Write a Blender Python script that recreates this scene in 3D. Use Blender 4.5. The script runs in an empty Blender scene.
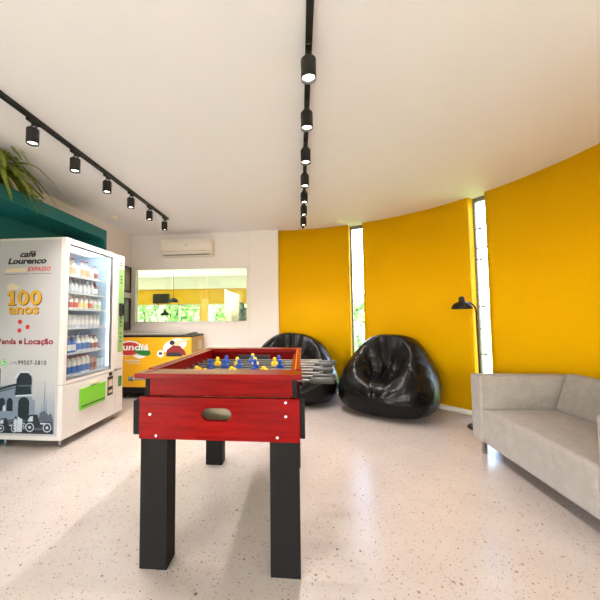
import bpy, bmesh, math, random
import numpy as np
from mathutils import Vector, Matrix, noise as mnoise

random.seed(7)
PI = math.pi
sc = bpy.context.scene
C = sc.collection

# ------------------------------------------------------------------ camera
cam_d = bpy.data.cameras.new('camera')
cam = bpy.data.objects.new('camera', cam_d)
C.objects.link(cam)
sc.camera = cam
F = 320.0
cam_d.sensor_width = 36.0
cam_d.sensor_fit = 'HORIZONTAL'
cam_d.lens = F * 36.0 / 600.0
cam_d.shift_x = 0.05
cam_d.clip_start = 0.02
cam.matrix_world = (Matrix.Translation((0, 0, 1.2)) @ Matrix.Rotation(math.atan(30 / F), 4, 'Z')
                    @ Matrix.Rotation(PI / 2 + math.atan(18.3 / F), 4, 'X') @ Matrix.Rotation(-0.008, 4, 'Z'))

# ------------------------------------------------------------------ world and daylight
sc.view_settings.view_transform = 'Standard'
sc.view_settings.look = 'None'
sc.view_settings.gamma = 1.0
sc.view_settings.use_curve_mapping = False
sc.view_settings.exposure = 0.5

wd = bpy.data.worlds.new('sky')
sc.world = wd
wd.use_nodes = True
wn = wd.node_tree
wn.nodes.clear()
sky = wn.nodes.new('ShaderNodeTexSky')
sky.sky_type = 'NISHITA'
sky.sun_disc = False
sky.sun_elevation = math.radians(50)
sky.sun_rotation = math.radians(200)
sky.air_density = 1.0
sky.dust_density = 3.0
bg = wn.nodes.new('ShaderNodeBackground')
bg.inputs['Strength'].default_value = 2.6
wo = wn.nodes.new('ShaderNodeOutputWorld')
wn.links.new(sky.outputs[0], bg.inputs['Color'])
wn.links.new(bg.outputs[0], wo.inputs['Surface'])


def area_light(name, loc, rot, sx, sy, power, col):
    d = bpy.data.lights.new(name, 'AREA')
    d.shape = 'RECTANGLE'
    d.size, d.size_y, d.energy, d.color = sx, sy, power, col
    o = bpy.data.objects.new(name, d)
    o.location = loc
    o.rotation_euler = rot
    C.objects.link(o)
    return o


# added area lamps standing in for daylight from unseen front and left openings
area_light('daylight_fill_front', (-0.25, -5.9, 1.6), (math.radians(125), 0, 0), 2.6, 1.3, 16, (0.98, 0.965, 0.97))
area_light('daylight_fill_side', (-2.9, -3.5, 1.25), (math.radians(115), 0, math.radians(-90)), 3.6, 2.2, 12, (0.98, 0.965, 0.97))
# daylight entering the neighbouring room through its far windows
area_light('daylight_next_room', (-4.2, 10.8, 1.0), (math.radians(-97), 0, 0), 5.5, 1.5, 150, (1.0, 0.97, 0.92))


# ------------------------------------------------------------------ materials
def nodes_of(name):
    m = bpy.data.materials.new(name)
    m.use_nodes = True
    nt = m.node_tree
    return m, nt, nt.nodes['Principled BSDF']


def s2l(c):
    return tuple((x / 12.92 if x <= 0.04045 else ((x + 0.055) / 1.055) ** 2.4) for x in c)


def rgb(r, g, b):
    return s2l((r / 255, g / 255, b / 255))


def mat(name, col, rough=0.5, metal=0.0, bump=0.0, bscale=60.0, var=0.05, vscale=8.0, spec=0.5, coat=0.0, emit=None, estr=0.0, coord='Object'):
    """plain procedural material: a little colour variation and a noise bump"""
    m, nt, p = nodes_of(name)
    N, L = nt.nodes, nt.links
    tc = N.new('ShaderNodeTexCoord')
    nz = N.new('ShaderNodeTexNoise')
    nz.inputs['Scale'].default_value = vscale
    nz.inputs['Detail'].default_value = 4
    L.new(tc.outputs[coord], nz.inputs['Vector'])
    mx = N.new('ShaderNodeMix')
    mx.data_type = 'RGBA'
    mx.inputs['A'].default_value = tuple(max(0, c * (1 - var)) for c in col) + (1,)
    mx.inputs['B'].default_value = tuple(min(1, c * (1 + var)) for c in col) + (1,)
    L.new(nz.outputs['Fac'], mx.inputs['Factor'])
    L.new(mx.outputs['Result'], p.inputs['Base Color'])
    p.inputs['Roughness'].default_value = rough
    p.inputs['Metallic'].default_value = metal
    p.inputs['Specular IOR Level'].default_value = spec
    p.inputs['Coat Weight'].default_value = coat
    p.inputs['Coat Roughness'].default_value = 0.08
    if bump:
        n2 = N.new('ShaderNodeTexNoise')
        n2.inputs['Scale'].default_value = bscale
        n2.inputs['Detail'].default_value = 5
        L.new(tc.outputs[coord], n2.inputs['Vector'])
        b = N.new('ShaderNodeBump')
        b.inputs['Strength'].default_value = bump
        b.inputs['Distance'].default_value = 0.01
        L.new(n2.outputs['Fac'], b.inputs['Height'])
        L.new(b.outputs['Normal'], p.inputs['Normal'])
    if emit:
        p.inputs['Emission Color'].default_value = tuple(emit) + (1,)
        p.inputs['Emission Strength'].default_value = estr
    return m


def glass_mat(name, tint, refl=1.0, rough=0.0):
    m, nt, p = nodes_of(name)
    N, L = nt.nodes, nt.links
    out = N['Material Output']
    tr = N.new('ShaderNodeBsdfTransparent')
    tr.inputs['Color'].default_value = tuple(tint) + (1,)
    gl = N.new('ShaderNodeBsdfGlossy')
    gl.inputs['Roughness'].default_value = rough
    fr = N.new('ShaderNodeLayerWeight')
    fr.inputs['Blend'].default_value = 0.5
    pw = N.new('ShaderNodeMath'); pw.operation = 'POWER'
    L.new(fr.outputs['Facing'], pw.inputs[0]); pw.inputs[1].default_value = 5.0
    mu = N.new('ShaderNodeMath'); mu.operation = 'MULTIPLY_ADD'
    mu.inputs[1].default_value = 0.9 * refl
    mu.inputs[2].default_value = 0.04 * refl
    L.new(pw.outputs[0], mu.inputs[0])
    ms = N.new('ShaderNodeMixShader')
    L.new(mu.outputs[0], ms.inputs['Fac'])
    L.new(tr.outputs[0], ms.inputs[1])
    L.new(gl.outputs[0], ms.inputs[2])
    L.new(ms.outputs[0], out.inputs['Surface'])
    return m


def terrazzo():
    m, nt, p = nodes_of('terrazzo')
    N, L = nt.nodes, nt.links
    tc = N.new('ShaderNodeTexCoord')
    nz = N.new('ShaderNodeTexNoise')
    nz.inputs['Scale'].default_value = 3.0
    nz.inputs['Detail'].default_value = 8
    L.new(tc.outputs['Object'], nz.inputs['Vector'])
    base = N.new('ShaderNodeMix')
    base.data_type = 'RGBA'
    base.inputs['A'].default_value = rgb(172, 158, 150) + (1,)
    base.inputs['B'].default_value = rgb(189, 176, 167) + (1,)
    L.new(nz.outputs['Fac'], base.inputs['Factor'])
    cur = base.outputs['Result']
    for scale, size, keep, ramp in ((34, 0.30, 0.62, [(0, (120, 100, 84)), (.4, (170, 148, 128)), (.7, (86, 76, 70)), (1, (196, 176, 156))]),
                                    (75, 0.34, 0.52, [(0, (92, 78, 70)), (.5, (160, 134, 112)), (1, (66, 60, 58))]),
                                    (150, 0.36, 0.45, [(0, (150, 128, 110)), (.5, (110, 96, 86)), (1, (180, 160, 142))])):
        v = N.new('ShaderNodeTexVoronoi')
        v.inputs['Scale'].default_value = scale
        v.inputs['Randomness'].default_value = 1.0
        L.new(tc.outputs['Object'], v.inputs['Vector'])
        sep = N.new('ShaderNodeSeparateColor')
        L.new(v.outputs['Color'], sep.inputs[0])
        # chip radius varies per cell; only some cells hold a chip
        sub = N.new('ShaderNodeMath'); sub.operation = 'SUBTRACT'
        L.new(sep.outputs[0], sub.inputs[0]); sub.inputs[1].default_value = keep
        mul = N.new('ShaderNodeMath'); mul.operation = 'MULTIPLY'
        L.new(sub.outputs[0], mul.inputs[0]); mul.inputs[1].default_value = size / (1 - keep)
        lt = N.new('ShaderNodeMath'); lt.operation = 'LESS_THAN'
        L.new(v.outputs['Distance'], lt.inputs[0]); L.new(mul.outputs[0], lt.inputs[1])
        cr = N.new('ShaderNodeValToRGB')
        cr.color_ramp.interpolation = 'LINEAR'
        els = cr.color_ramp.elements
        while len(els) < len(ramp):
            els.new(0.5)
        for e, (pos, c) in zip(els, ramp):
            e.position = pos
            e.color = rgb(*c) + (1,)
        L.new(sep.outputs[1], cr.inputs['Fac'])
        mx = N.new('ShaderNodeMix')
        mx.data_type = 'RGBA'
        fm = N.new('ShaderNodeMath'); fm.operation = 'MULTIPLY'
        L.new(lt.outputs[0], fm.inputs[0]); fm.inputs[1].default_value = 0.85
        L.new(fm.outputs[0], mx.inputs['Factor'])
        L.new(cur, mx.inputs['A'])
        L.new(cr.outputs['Color'], mx.inputs['B'])
        cur = mx.outputs['Result']
    L.new(cur, p.inputs['Base Color'])
    p.inputs['Roughness'].default_value = 0.24
    p.inputs['Specular IOR Level'].default_value = 0.42
    return m


def mosaic():
    """small square yellow mosaic tiles; UV in metres"""
    m, nt, p = nodes_of('yellow_mosaic')
    N, L = nt.nodes, nt.links
    uv = N.new('ShaderNodeUVMap')
    br = N.new('ShaderNodeTexBrick')
    br.offset = 0.0
    br.squash = 1.0
    br.inputs['Scale'].default_value = 1.0
    br.inputs['Brick Width'].default_value = 0.032
    br.inputs['Row Height'].default_value = 0.032
    br.inputs['Mortar Size'].default_value = 0.0022
    br.inputs['Mortar Smooth'].default_value = 0.3
    br.inputs['Bias'].default_value = 0.0
    br.inputs['Color1'].default_value = rgb(242, 183, 0) + (1,)
    br.inputs['Color2'].default_value = rgb(240, 180, 0) + (1,)
    br.inputs['Mortar'].default_value = rgb(236, 175, 0) + (1,)
    L.new(uv.outputs[0], br.inputs['Vector'])
    L.new(br.outputs['Color'], p.inputs['Base Color'])
    b = N.new('ShaderNodeBump')
    b.invert = True
    b.inputs['Strength'].default_value = 0.07
    b.inputs['Distance'].default_value = 0.002
    L.new(br.outputs['Fac'], b.inputs['Height'])
    L.new(b.outputs['Normal'], p.inputs['Normal'])
    p.inputs['Roughness'].default_value = 0.6
    p.inputs['Specular IOR Level'].default_value = 0.08
    return m


def red_wood(name, spec, coat):
    m, nt, p = nodes_of(name)
    N, L = nt.nodes, nt.links
    tc = N.new('ShaderNodeTexCoord')
    mp = N.new('ShaderNodeMapping')
    mp.inputs['Scale'].default_value = (3.0, 40.0, 40.0)
    L.new(tc.outputs['Object'], mp.inputs['Vector'])
    nz = N.new('ShaderNodeTexNoise')
    nz.inputs['Scale'].default_value = 1.6
    nz.inputs['Detail'].default_value = 6
    nz.inputs['Distortion'].default_value = 0.6
    L.new(mp.outputs[0], nz.inputs['Vector'])
    cr = N.new('ShaderNodeValToRGB')
    cr.color_ramp.elements[0].position = 0.3
    cr.color_ramp.elements[0].color = rgb(98, 5, 4) + (1,)
    cr.color_ramp.elements[1].position = 0.7
    cr.color_ramp.elements[1].color = rgb(126, 14, 10) + (1,)
    L.new(nz.outputs['Fac'], cr.inputs['Fac'])
    L.new(cr.outputs['Color'], p.inputs['Base Color'])
    p.inputs['Roughness'].default_value = 0.25
    p.inputs['Specular IOR Level'].default_value = spec
    p.inputs['Coat Weight'].default_value = coat
    p.inputs['Coat Roughness'].default_value = 0.06
    return m


def leatherette():
    m, nt, p = nodes_of('black_leatherette')
    N, L = nt.nodes, nt.links
    tc = N.new('ShaderNodeTexCoord')
    nz = N.new('ShaderNodeTexNoise')
    nz.inputs['Scale'].default_value = 9.0
    nz.inputs['Detail'].default_value = 3
    L.new(tc.outputs['Object'], nz.inputs['Vector'])
    v = N.new('ShaderNodeTexVoronoi')
    v.inputs['Scale'].default_value = 240.0
    L.new(tc.outputs['Object'], v.inputs['Vector'])
    b1 = N.new('ShaderNodeBump')
    b1.inputs['Strength'].default_value = 0.55
    b1.inputs['Distance'].default_value = 0.03
    L.new(nz.outputs['Fac'], b1.inputs['Height'])
    b2 = N.new('ShaderNodeBump')
    b2.inputs['Strength'].default_value = 0.12
    b2.inputs['Distance'].default_value = 0.002
    L.new(v.outputs['Distance'], b2.inputs['Height'])
    L.new(b1.outputs['Normal'], b2.inputs['Normal'])
    L.new(b2.outputs['Normal'], p.inputs['Normal'])
    p.inputs['Base Color'].default_value = rgb(13, 12, 12) + (1,)
    p.inputs['Roughness'].default_value = 0.27
    p.inputs['Specular IOR Level'].default_value = 0.24
    return m


def fabric():
    m, nt, p = nodes_of('grey_woven_fabric')
    N, L = nt.nodes, nt.links
    tc = N.new('ShaderNodeTexCoord')
    n1 = N.new('ShaderNodeTexNoise')
    n1.inputs['Scale'].default_value = 14
    n1.inputs['Detail'].default_value = 7
    n1.inputs['Roughness'].default_value = 0.7
    n2 = N.new('ShaderNodeTexNoise')
    n2.inputs['Scale'].default_value = 260
    n2.inputs['Detail'].default_value = 3
    for n in (n1, n2):
        L.new(tc.outputs['Object'], n.inputs['Vector'])
    add = N.new('ShaderNodeMath'); add.operation = 'ADD'
    L.new(n1.outputs['Fac'], add.inputs[0]); L.new(n2.outputs['Fac'], add.inputs[1])
    cr = N.new('ShaderNodeValToRGB')
    cr.color_ramp.elements[0].position = 0.3
    cr.color_ramp.elements[0].color = rgb(134, 125, 119) + (1,)
    cr.color_ramp.elements[1].position = 0.75
    cr.color_ramp.elements[1].color = rgb(171, 162, 155) + (1,)
    hv = N.new('ShaderNodeMath'); hv.operation = 'MULTIPLY'; hv.inputs[1].default_value = 0.5
    L.new(add.outputs[0], hv.inputs[0])
    L.new(hv.outputs[0], cr.inputs['Fac'])
    L.new(cr.outputs['Color'], p.inputs['Base Color'])
    b = N.new('ShaderNodeBump')
    b.inputs['Strength'].default_value = 0.3
    b.inputs['Distance'].default_value = 0.004
    L.new(n2.outputs['Fac'], b.inputs['Height'])
    L.new(b.outputs['Normal'], p.inputs['Normal'])
    p.inputs['Roughness'].default_value = 0.9
    p.inputs['Sheen Weight'].default_value = 0.2
    p.inputs['Specular IOR Level'].default_value = 0.15
    return m


def leaf_mat(name, a, b):
    m, nt, p = nodes_of(name)
    N, L = nt.nodes, nt.links
    tc = N.new('ShaderNodeTexCoord')
    nz = N.new('ShaderNodeTexNoise')
    nz.inputs['Scale'].default_value = 9
    nz.inputs['Detail'].default_value = 5
    L.new(tc.outputs['Object'], nz.inputs['Vector'])
    cr = N.new('ShaderNodeValToRGB')
    cr.color_ramp.elements[0].position = 0.35
    cr.color_ramp.elements[0].color = rgb(*a) + (1,)
    cr.color_ramp.elements[1].position = 0.65
    cr.color_ramp.elements[1].color = rgb(*b) + (1,)
    L.new(nz.outputs['Fac'], cr.inputs['Fac'])
    L.new(cr.outputs['Color'], p.inputs['Base Color'])
    p.inputs['Roughness'].default_value = 0.5
    return m


def print_sky():
    """the printed backdrop of the photo on the machine's side: grey-blue paper tone with a printed fade"""
    m, nt, p = nodes_of('printed_backdrop')
    N, L = nt.nodes, nt.links
    tc = N.new('ShaderNodeTexCoord')
    sx = N.new('ShaderNodeSeparateXYZ')
    L.new(tc.outputs['Generated'], sx.inputs[0])
    nz = N.new('ShaderNodeTexNoise')
    nz.inputs['Scale'].default_value = 4
    L.new(tc.outputs['Generated'], nz.inputs['Vector'])
    a = N.new('ShaderNodeMath'); a.operation = 'MULTIPLY_ADD'
    L.new(nz.outputs['Fac'], a.inputs[0]); a.inputs[1].default_value = 0.3
    L.new(sx.outputs['Z'], a.inputs[2])
    cr = N.new('ShaderNodeValToRGB')
    cr.color_ramp.elements[0].position = 0.15
    cr.color_ramp.elements[0].color = rgb(128, 140, 156) + (1,)
    cr.color_ramp.elements[1].position = 1.0
    cr.color_ramp.elements[1].color = rgb(194, 189, 189) + (1,)
    L.new(a.outputs[0], cr.inputs['Fac'])
    L.new(cr.outputs['Color'], p.inputs['Base Color'])
    p.inputs['Roughness'].default_value = 0.35
    return m


M = {}
M['wall'] = mat('white_wall_paint', rgb(246, 237, 234), 0.75, bump=0.05, bscale=120, var=0.015)
M['ceiling'] = mat('ceiling_paint', rgb(250, 247, 251), 0.85, bump=0.04, bscale=90, var=0.012, vscale=2)
M['floor'] = terrazzo()
M['mosaic'] = mosaic()
M['trim'] = mat('white_trim', rgb(240, 234, 228), 0.5, var=0.02)
M['teal'] = mat('teal_paint', rgb(4, 104, 104), 0.5, var=0.05, vscale=3)
M['black_metal'] = mat('black_metal', rgb(28, 25, 24), 0.45, 0.2, var=0.1)
M['black_paint'] = mat('black_painted_wood', rgb(24, 22, 21), 0.6, spec=0.1, bump=0.05, bscale=150, var=0.06)
M['dark_rubber'] = mat('dark_rubber', rgb(52, 48, 46), 0.45, var=0.1)
M['chrome'] = mat('brushed_steel', rgb(205, 200, 194), 0.22, 1.0, var=0.04)
M['rod'] = mat('dull_steel_rod', rgb(104, 98, 92), 0.42, 0.6, var=0.08)
M['steel'] = mat('grey_steel', rgb(150, 146, 142), 0.35, 0.8, var=0.05)
M['red'] = red_wood('red_lacquered_wood', 0.06, 0.0)
M['red_top'] = red_wood('red_varnished_top', 0.09, 0.0)
M['field'] = mat('green_playfield', rgb(28, 70, 42), 0.3, var=0.08)
M['yellow_plastic'] = mat('yellow_plastic', rgb(246, 200, 10), 0.35, var=0.03)
M['blue_plastic'] = mat('blue_plastic', rgb(14, 66, 160), 0.35, var=0.03)
M['leather'] = leatherette()
M['fabric'] = fabric()
M['machine_white'] = mat('machine_white_enamel', rgb(222, 214, 207), 0.35, var=0.015)
M['machine_side'] = mat('machine_side_film', rgb(194, 189, 189), 0.35, var=0.02, vscale=2)
M['inner'] = mat('machine_inner_white', rgb(206, 219, 234), 0.4, var=0.02)
M['green'] = mat('lime_green_plastic', rgb(120, 200, 40), 0.4, var=0.04)
M['green_film'] = mat('green_film', rgb(140, 176, 98), 0.4, var=0.18, vscale=10)
M['dark_green'] = mat('dark_green_plastic', rgb(44, 122, 52), 0.4, var=0.04)
M['ink_black'] = mat('ink_black', rgb(28, 26, 26), 0.5, var=0.05)
M['ink_red'] = mat('ink_red', rgb(206, 52, 44), 0.5, var=0.04)
M['ink_dark_red'] = mat('ink_dark_red', rgb(138, 30, 36), 0.5, var=0.04)
M['ink_gold'] = mat('ink_gold', rgb(222, 168, 52), 0.4, var=0.25, vscale=14)
M['ink_brown'] = mat('ink_brown', rgb(110, 66, 30), 0.5, var=0.05)
M['ink_beige'] = mat('ink_beige', rgb(226, 206, 172), 0.5, var=0.05)
M['ink_grey'] = mat('ink_grey', rgb(84, 92, 104), 0.5, var=0.25, vscale=12)
M['ink_mid'] = mat('ink_mid', rgb(128, 140, 154), 0.5, var=0.2, vscale=12)
M['ink_light'] = mat('ink_light', rgb(198, 204, 212), 0.5, var=0.1, vscale=12)
M['ink_dark'] = mat('ink_dark', rgb(38, 42, 50), 0.5, var=0.2, vscale=20)
M['ink_green'] = mat('ink_green', rgb(76, 178, 72), 0.5, var=0.04)
M['ink_white'] = mat('ink_white', rgb(244, 242, 238), 0.5, var=0.02)
M['print_sky'] = print_sky()
M['glass'] = glass_mat('clear_glass', (0.97, 0.985, 0.98))
M['green_glass'] = glass_mat('pale_green_glass', (0.80, 0.90, 0.72))
M['dark_glass'] = mat('dark_grey_glass', rgb(74, 74, 76), 0.12, var=0.1, spec=0.6)
M['brown_glass'] = mat('frosted_brown_glass', rgb(128, 112, 98), 0.25, var=0.1, spec=0.5)
M['freezer_yellow'] = mat('freezer_yellow_film', rgb(240, 176, 20), 0.4, var=0.05, vscale=4)
M['freezer_side'] = mat('freezer_ochre_side', rgb(214, 168, 70), 0.45, var=0.05)
M['freezer_lid'] = mat('freezer_grey_lid', rgb(150, 140, 128), 0.4, var=0.05)
M['ac_white'] = mat('ac_white_plastic', rgb(244, 232, 220), 0.4, var=0.01)
M['grey_plastic'] = mat('grey_plastic', rgb(120, 112, 104), 0.5, var=0.04)
M['led'] = mat('led_lens', (1, 1, 1), 0.4, emit=(1.0, 0.9, 0.76), estr=14)
M['cool_led'] = mat('cool_led_strip', (1, 1, 1), 0.4, emit=(0.78, 0.9, 1.0), estr=3.5)
M['panel_led'] = mat('panel_diffuser', (1, 1, 1), 0.4, emit=(1.0, 0.97, 0.9), estr=3)
M['fern'] = leaf_mat('fern_green', (84, 108, 24), (158, 168, 60))
M['tree'] = leaf_mat('tree_green', (66, 104, 50), (140, 176, 96))
M['dark_leaf'] = leaf_mat('dark_leaf_green', (24, 48, 26), (52, 84, 44))
M['grass'] = leaf_mat('lawn_green', (96, 136, 60), (150, 182, 96))
M['bark'] = mat('bark', rgb(92, 72, 56), 0.9, bump=0.4, bscale=30)
M['soil'] = mat('dark_soil', rgb(52, 40, 30), 0.95, bump=0.4, bscale=80)
M['tv'] = mat('dark_screen', rgb(26, 26, 28), 0.15, var=0.05)
M['orange_satin'] = mat('satin_orange', rgb(206, 128, 40), 0.3, var=0.15, vscale=20)
M['bottle_white'] = mat('white_bottle_plastic', rgb(236, 234, 232), 0.3, var=0.04)
M['bottle_clear'] = mat('pale_bottle_plastic', rgb(206, 214, 220), 0.2, var=0.08)
M['can_silver'] = mat('silver_can', rgb(214, 218, 222), 0.3, 0.3, var=0.04)
M['can_pink'] = mat('pinkish_brown_can', rgb(196, 150, 138), 0.35, var=0.05)
M['blue_label'] = mat('blue_label', rgb(70, 120, 196), 0.4, var=0.05)
M['red_label'] = mat('red_label', rgb(204, 96, 88), 0.4, var=0.05)
M['orange_label'] = mat('orange_label', rgb(226, 176, 142), 0.4, var=0.05)
M['green_label'] = mat('green_label', rgb(196, 208, 170), 0.4, var=0.05)
M['yellow_label'] = mat('yellow_label', rgb(236, 216, 150), 0.4, var=0.05)
M['tea_label'] = mat('reddish_brown_label', rgb(158, 96, 80), 0.4, var=0.05)
M['skin'] = None

# ------------------------------------------------------------------ builders
ORI = {}


class MB:
    def __init__(s):
        s.bm = bmesh.new()
        s.mi = 0

    def _mark(s, geom_faces):
        for f in geom_faces:
            f.material_index = s.mi

    def box(s, x0, x1, y0, y1, z0, z1, bev=0.0, seg=2, rot=None, pivot=None):
        r = bmesh.ops.create_cube(s.bm, size=1.0)
        vs = r['verts']
        for v in vs:
            v.co = Vector(((x0 + x1) / 2 + v.co.x * (x1 - x0), (y0 + y1) / 2 + v.co.y * (y1 - y0), (z0 + z1) / 2 + v.co.z * (z1 - z0)))
        fs = list({f for v in vs for f in v.link_faces})
        s._mark(fs)
        if bev > 0:
            es = list({e for v in vs for e in v.link_edges})
            rr = bmesh.ops.bevel(s.bm, geom=vs + es, offset=bev, segments=seg, profile=0.5, affect='EDGES')
            s._mark(rr['faces'])
            vs = list({v for f in rr['faces'] for v in f.verts} | {v for v in vs if v.is_valid})
        if rot is not None:
            bmesh.ops.rotate(s.bm, verts=[v for v in vs if v.is_valid], cent=pivot or Vector(((x0 + x1) / 2, (y0 + y1) / 2, (z0 + z1) / 2)), matrix=rot)
        return vs

    def poly(s, pts):
        f = s.bm.faces.new([s.bm.verts.new(p) for p in pts])
        f.material_index = s.mi
        return f

    def prism(s, pts, d):
        """closed polygon pts extruded by vector d"""
        d = Vector(d)
        a = [s.bm.verts.new(p) for p in pts]
        b = [s.bm.verts.new(Vector(p) + d) for p in pts]
        n = len(pts)
        fs = [s.bm.faces.new(a[::-1]), s.bm.faces.new(b)]
        for i in range(n):
            fs.append(s.bm.faces.new((a[i], a[(i + 1) % n], b[(i + 1) % n], b[i])))
        s._mark(fs)

    def lathe(s, prof, center, axis='Z', n=24, cap=True, ax=None):
        """prof: list of (radius, along)"""
        c = Vector(center)
        if ax is None:
            ax = {'X': Vector((1, 0, 0)), 'Y': Vector((0, 1, 0)), 'Z': Vector((0, 0, 1))}[axis]
        ax = Vector(ax).normalized()
        u = ax.orthogonal().normalized()
        w = ax.cross(u)
        rings = []
        for r, t in prof:
            rings.append([s.bm.verts.new(c + ax * t + (u * math.cos(2 * PI * k / n) + w * math.sin(2 * PI * k / n)) * max(r, 1e-5)) for k in range(n)])
        fs = []
        for a, b in zip(rings, rings[1:]):
            for k in range(n):
                fs.append(s.bm.faces.new((a[k], a[(k + 1) % n], b[(k + 1) % n], b[k])))
        if cap:
            if prof[0][0] > 1e-4:
                fs.append(s.bm.faces.new(rings[0][::-1]))
            if prof[-1][0] > 1e-4:
                fs.append(s.bm.faces.new(rings[-1]))
        s._mark(fs)

    def cyl(s, p0, p1, r, n=16, r1=None):
        p0, p1 = Vector(p0), Vector(p1)
        d = p1 - p0
        s.lathe([(r, 0), (r if r1 is None else r1, d.length)], p0, ax=d, n=n)

    def tube(s, pts, r, n=10):
        pts = [Vector(p) for p in pts]
        rings = []
        up = None
        for i, p in enumerate(pts):
            t = (pts[min(i + 1, len(pts) - 1)] - pts[max(i - 1, 0)]).normalized()
            if up is None:
                up = t.orthogonal().normalized()
            up = (up - t * up.dot(t)).normalized()
            w = t.cross(up)
            rr = r[i] if isinstance(r, (list, tuple)) else r
            rings.append([s.bm.verts.new(p + (up * math.cos(2 * PI * k / n) + w * math.sin(2 * PI * k / n)) * rr) for k in range(n)])
        fs = []
        for a, b in zip(rings, rings[1:]):
            for k in range(n):
                fs.append(s.bm.faces.new((a[k], a[(k + 1) % n], b[(k + 1) % n], b[k])))
        fs.append(s.bm.faces.new(rings[0][::-1]))
        fs.append(s.bm.faces.new(rings[-1]))
        s._mark(fs)

    def build(s, name, mats, parent=None, smooth=False, wn=False, recalc=True):
        me = bpy.data.meshes.new(name)
        if recalc:
            bmesh.ops.recalc_face_normals(s.bm, faces=s.bm.faces)
        org = ORI.get(parent, Vector((0, 0, 0))) if parent is not None else Vector((0, 0, 0))
        for v in s.bm.verts:
            v.co -= org
        s.bm.to_mesh(me)
        s.bm.free()
        if not isinstance(mats, (list, tuple)):
            mats = [mats]
        for m in mats:
            me.materials.append(m)
        o = bpy.data.objects.new(name, me)
        C.objects.link(o)
        if parent is not None:
            o.parent = parent
        ORI[o] = org
        if smooth:
            me.shade_smooth()
            if smooth == 'auto':
                me.set_sharp_from_angle(angle=math.radians(40))
        if wn:
            me.shade_smooth()
            w = o.modifiers.new('weighted', 'WEIGHTED_NORMAL')
            w.keep_sharp = True
        return o


def tag(o, label=None, cat=None, group=None, kind=None):
    if label: o['label'] = label
    if cat: o['category'] = cat
    if group: o['group'] = group
    if kind: o['kind'] = kind
    return o


def thing(name, loc, label, cat, group=None):
    o = bpy.data.objects.new(name, None)
    o.empty_display_size = 0.1
    o.location = loc
    C.objects.link(o)
    ORI[o] = Vector(loc)
    return tag(o, label, cat, group)


def copy_tree(o, parent=None):
    c = o.copy()
    C.objects.link(c)
    c.parent = parent
    for ch in list(o.children):
        copy_tree(ch, c)
    return c


def struct(o, kind='structure'):
    o['kind'] = kind
    return o


def text_mesh(body, x0, x1, z0, z1, plane, at, m, name, parent, shear=0.0, bold=0.0, off=0.0006, spacing=1.0, m2=None, rot90=False):
    """lettering fitted in a rectangle. plane 'XZ' faces -Y at y=at; plane 'YZ' faces +X at x=at"""
    cu = bpy.data.curves.new(name, 'FONT')
    cu.body = body
    cu.size = 1.0
    cu.shear = shear
    cu.offset = bold
    cu.space_character = spacing
    cu.resolution_u = 3
    to = bpy.data.objects.new(name, cu)
    C.objects.link(to)
    dg = bpy.context.evaluated_depsgraph_get()
    me = bpy.data.meshes.new_from_object(to.evaluated_get(dg))
    bpy.data.objects.remove(to)
    me.materials.clear()
    xs = [v.co.x for v in me.vertices]
    ys = [v.co.y for v in me.vertices]
    ax, bx, ay, by = min(xs), max(xs), min(ys), max(ys)
    org = ORI.get(parent, Vector((0, 0, 0)))
    for v in me.vertices:
        fx, fy = (v.co.x - ax) / (bx - ax), (v.co.y - ay) / (by - ay)
        if rot90:
            fx, fy = 1 - fy, fx
        a = x0 + fx * (x1 - x0)
        b = z0 + fy * (z1 - z0)
        v.co = (Vector((a, at - off, b)) if plane == 'XZ' else Vector((at + off, a, b))) - org
    me.materials.append(m)
    o = bpy.data.objects.new(name, me)
    C.objects.link(o)
    o.parent = parent
    ORI[o] = org
    return o


# ------------------------------------------------------------------ the setting
H = 2.68
CX, CY, RR = -0.267, 2.452, 2.886


def arc(a, r):
    a = math.radians(a)
    return CX + r * math.cos(a), CY + r * math.sin(a)


def outline(r):
    return [(-3.1, -6.0), (2.55, -6.0), (2.55, 1.0)] + [arc(-26 + k * 118.3 / 60, r) for k in range(61)] + [(-0.36, 5.45), (-3.1, 5.45)]


b = MB(); b.prism([(x, y, -0.12) for x, y in outline(RR + .2)], (0, 0, 0.12))
struct(b.build('floor', M['floor']))
b = MB(); b.prism([(x, y, H) for x, y in outline(RR + .25)], (0, 0, 0.12))
struct(b.build('ceiling', M['ceiling']))


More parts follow.
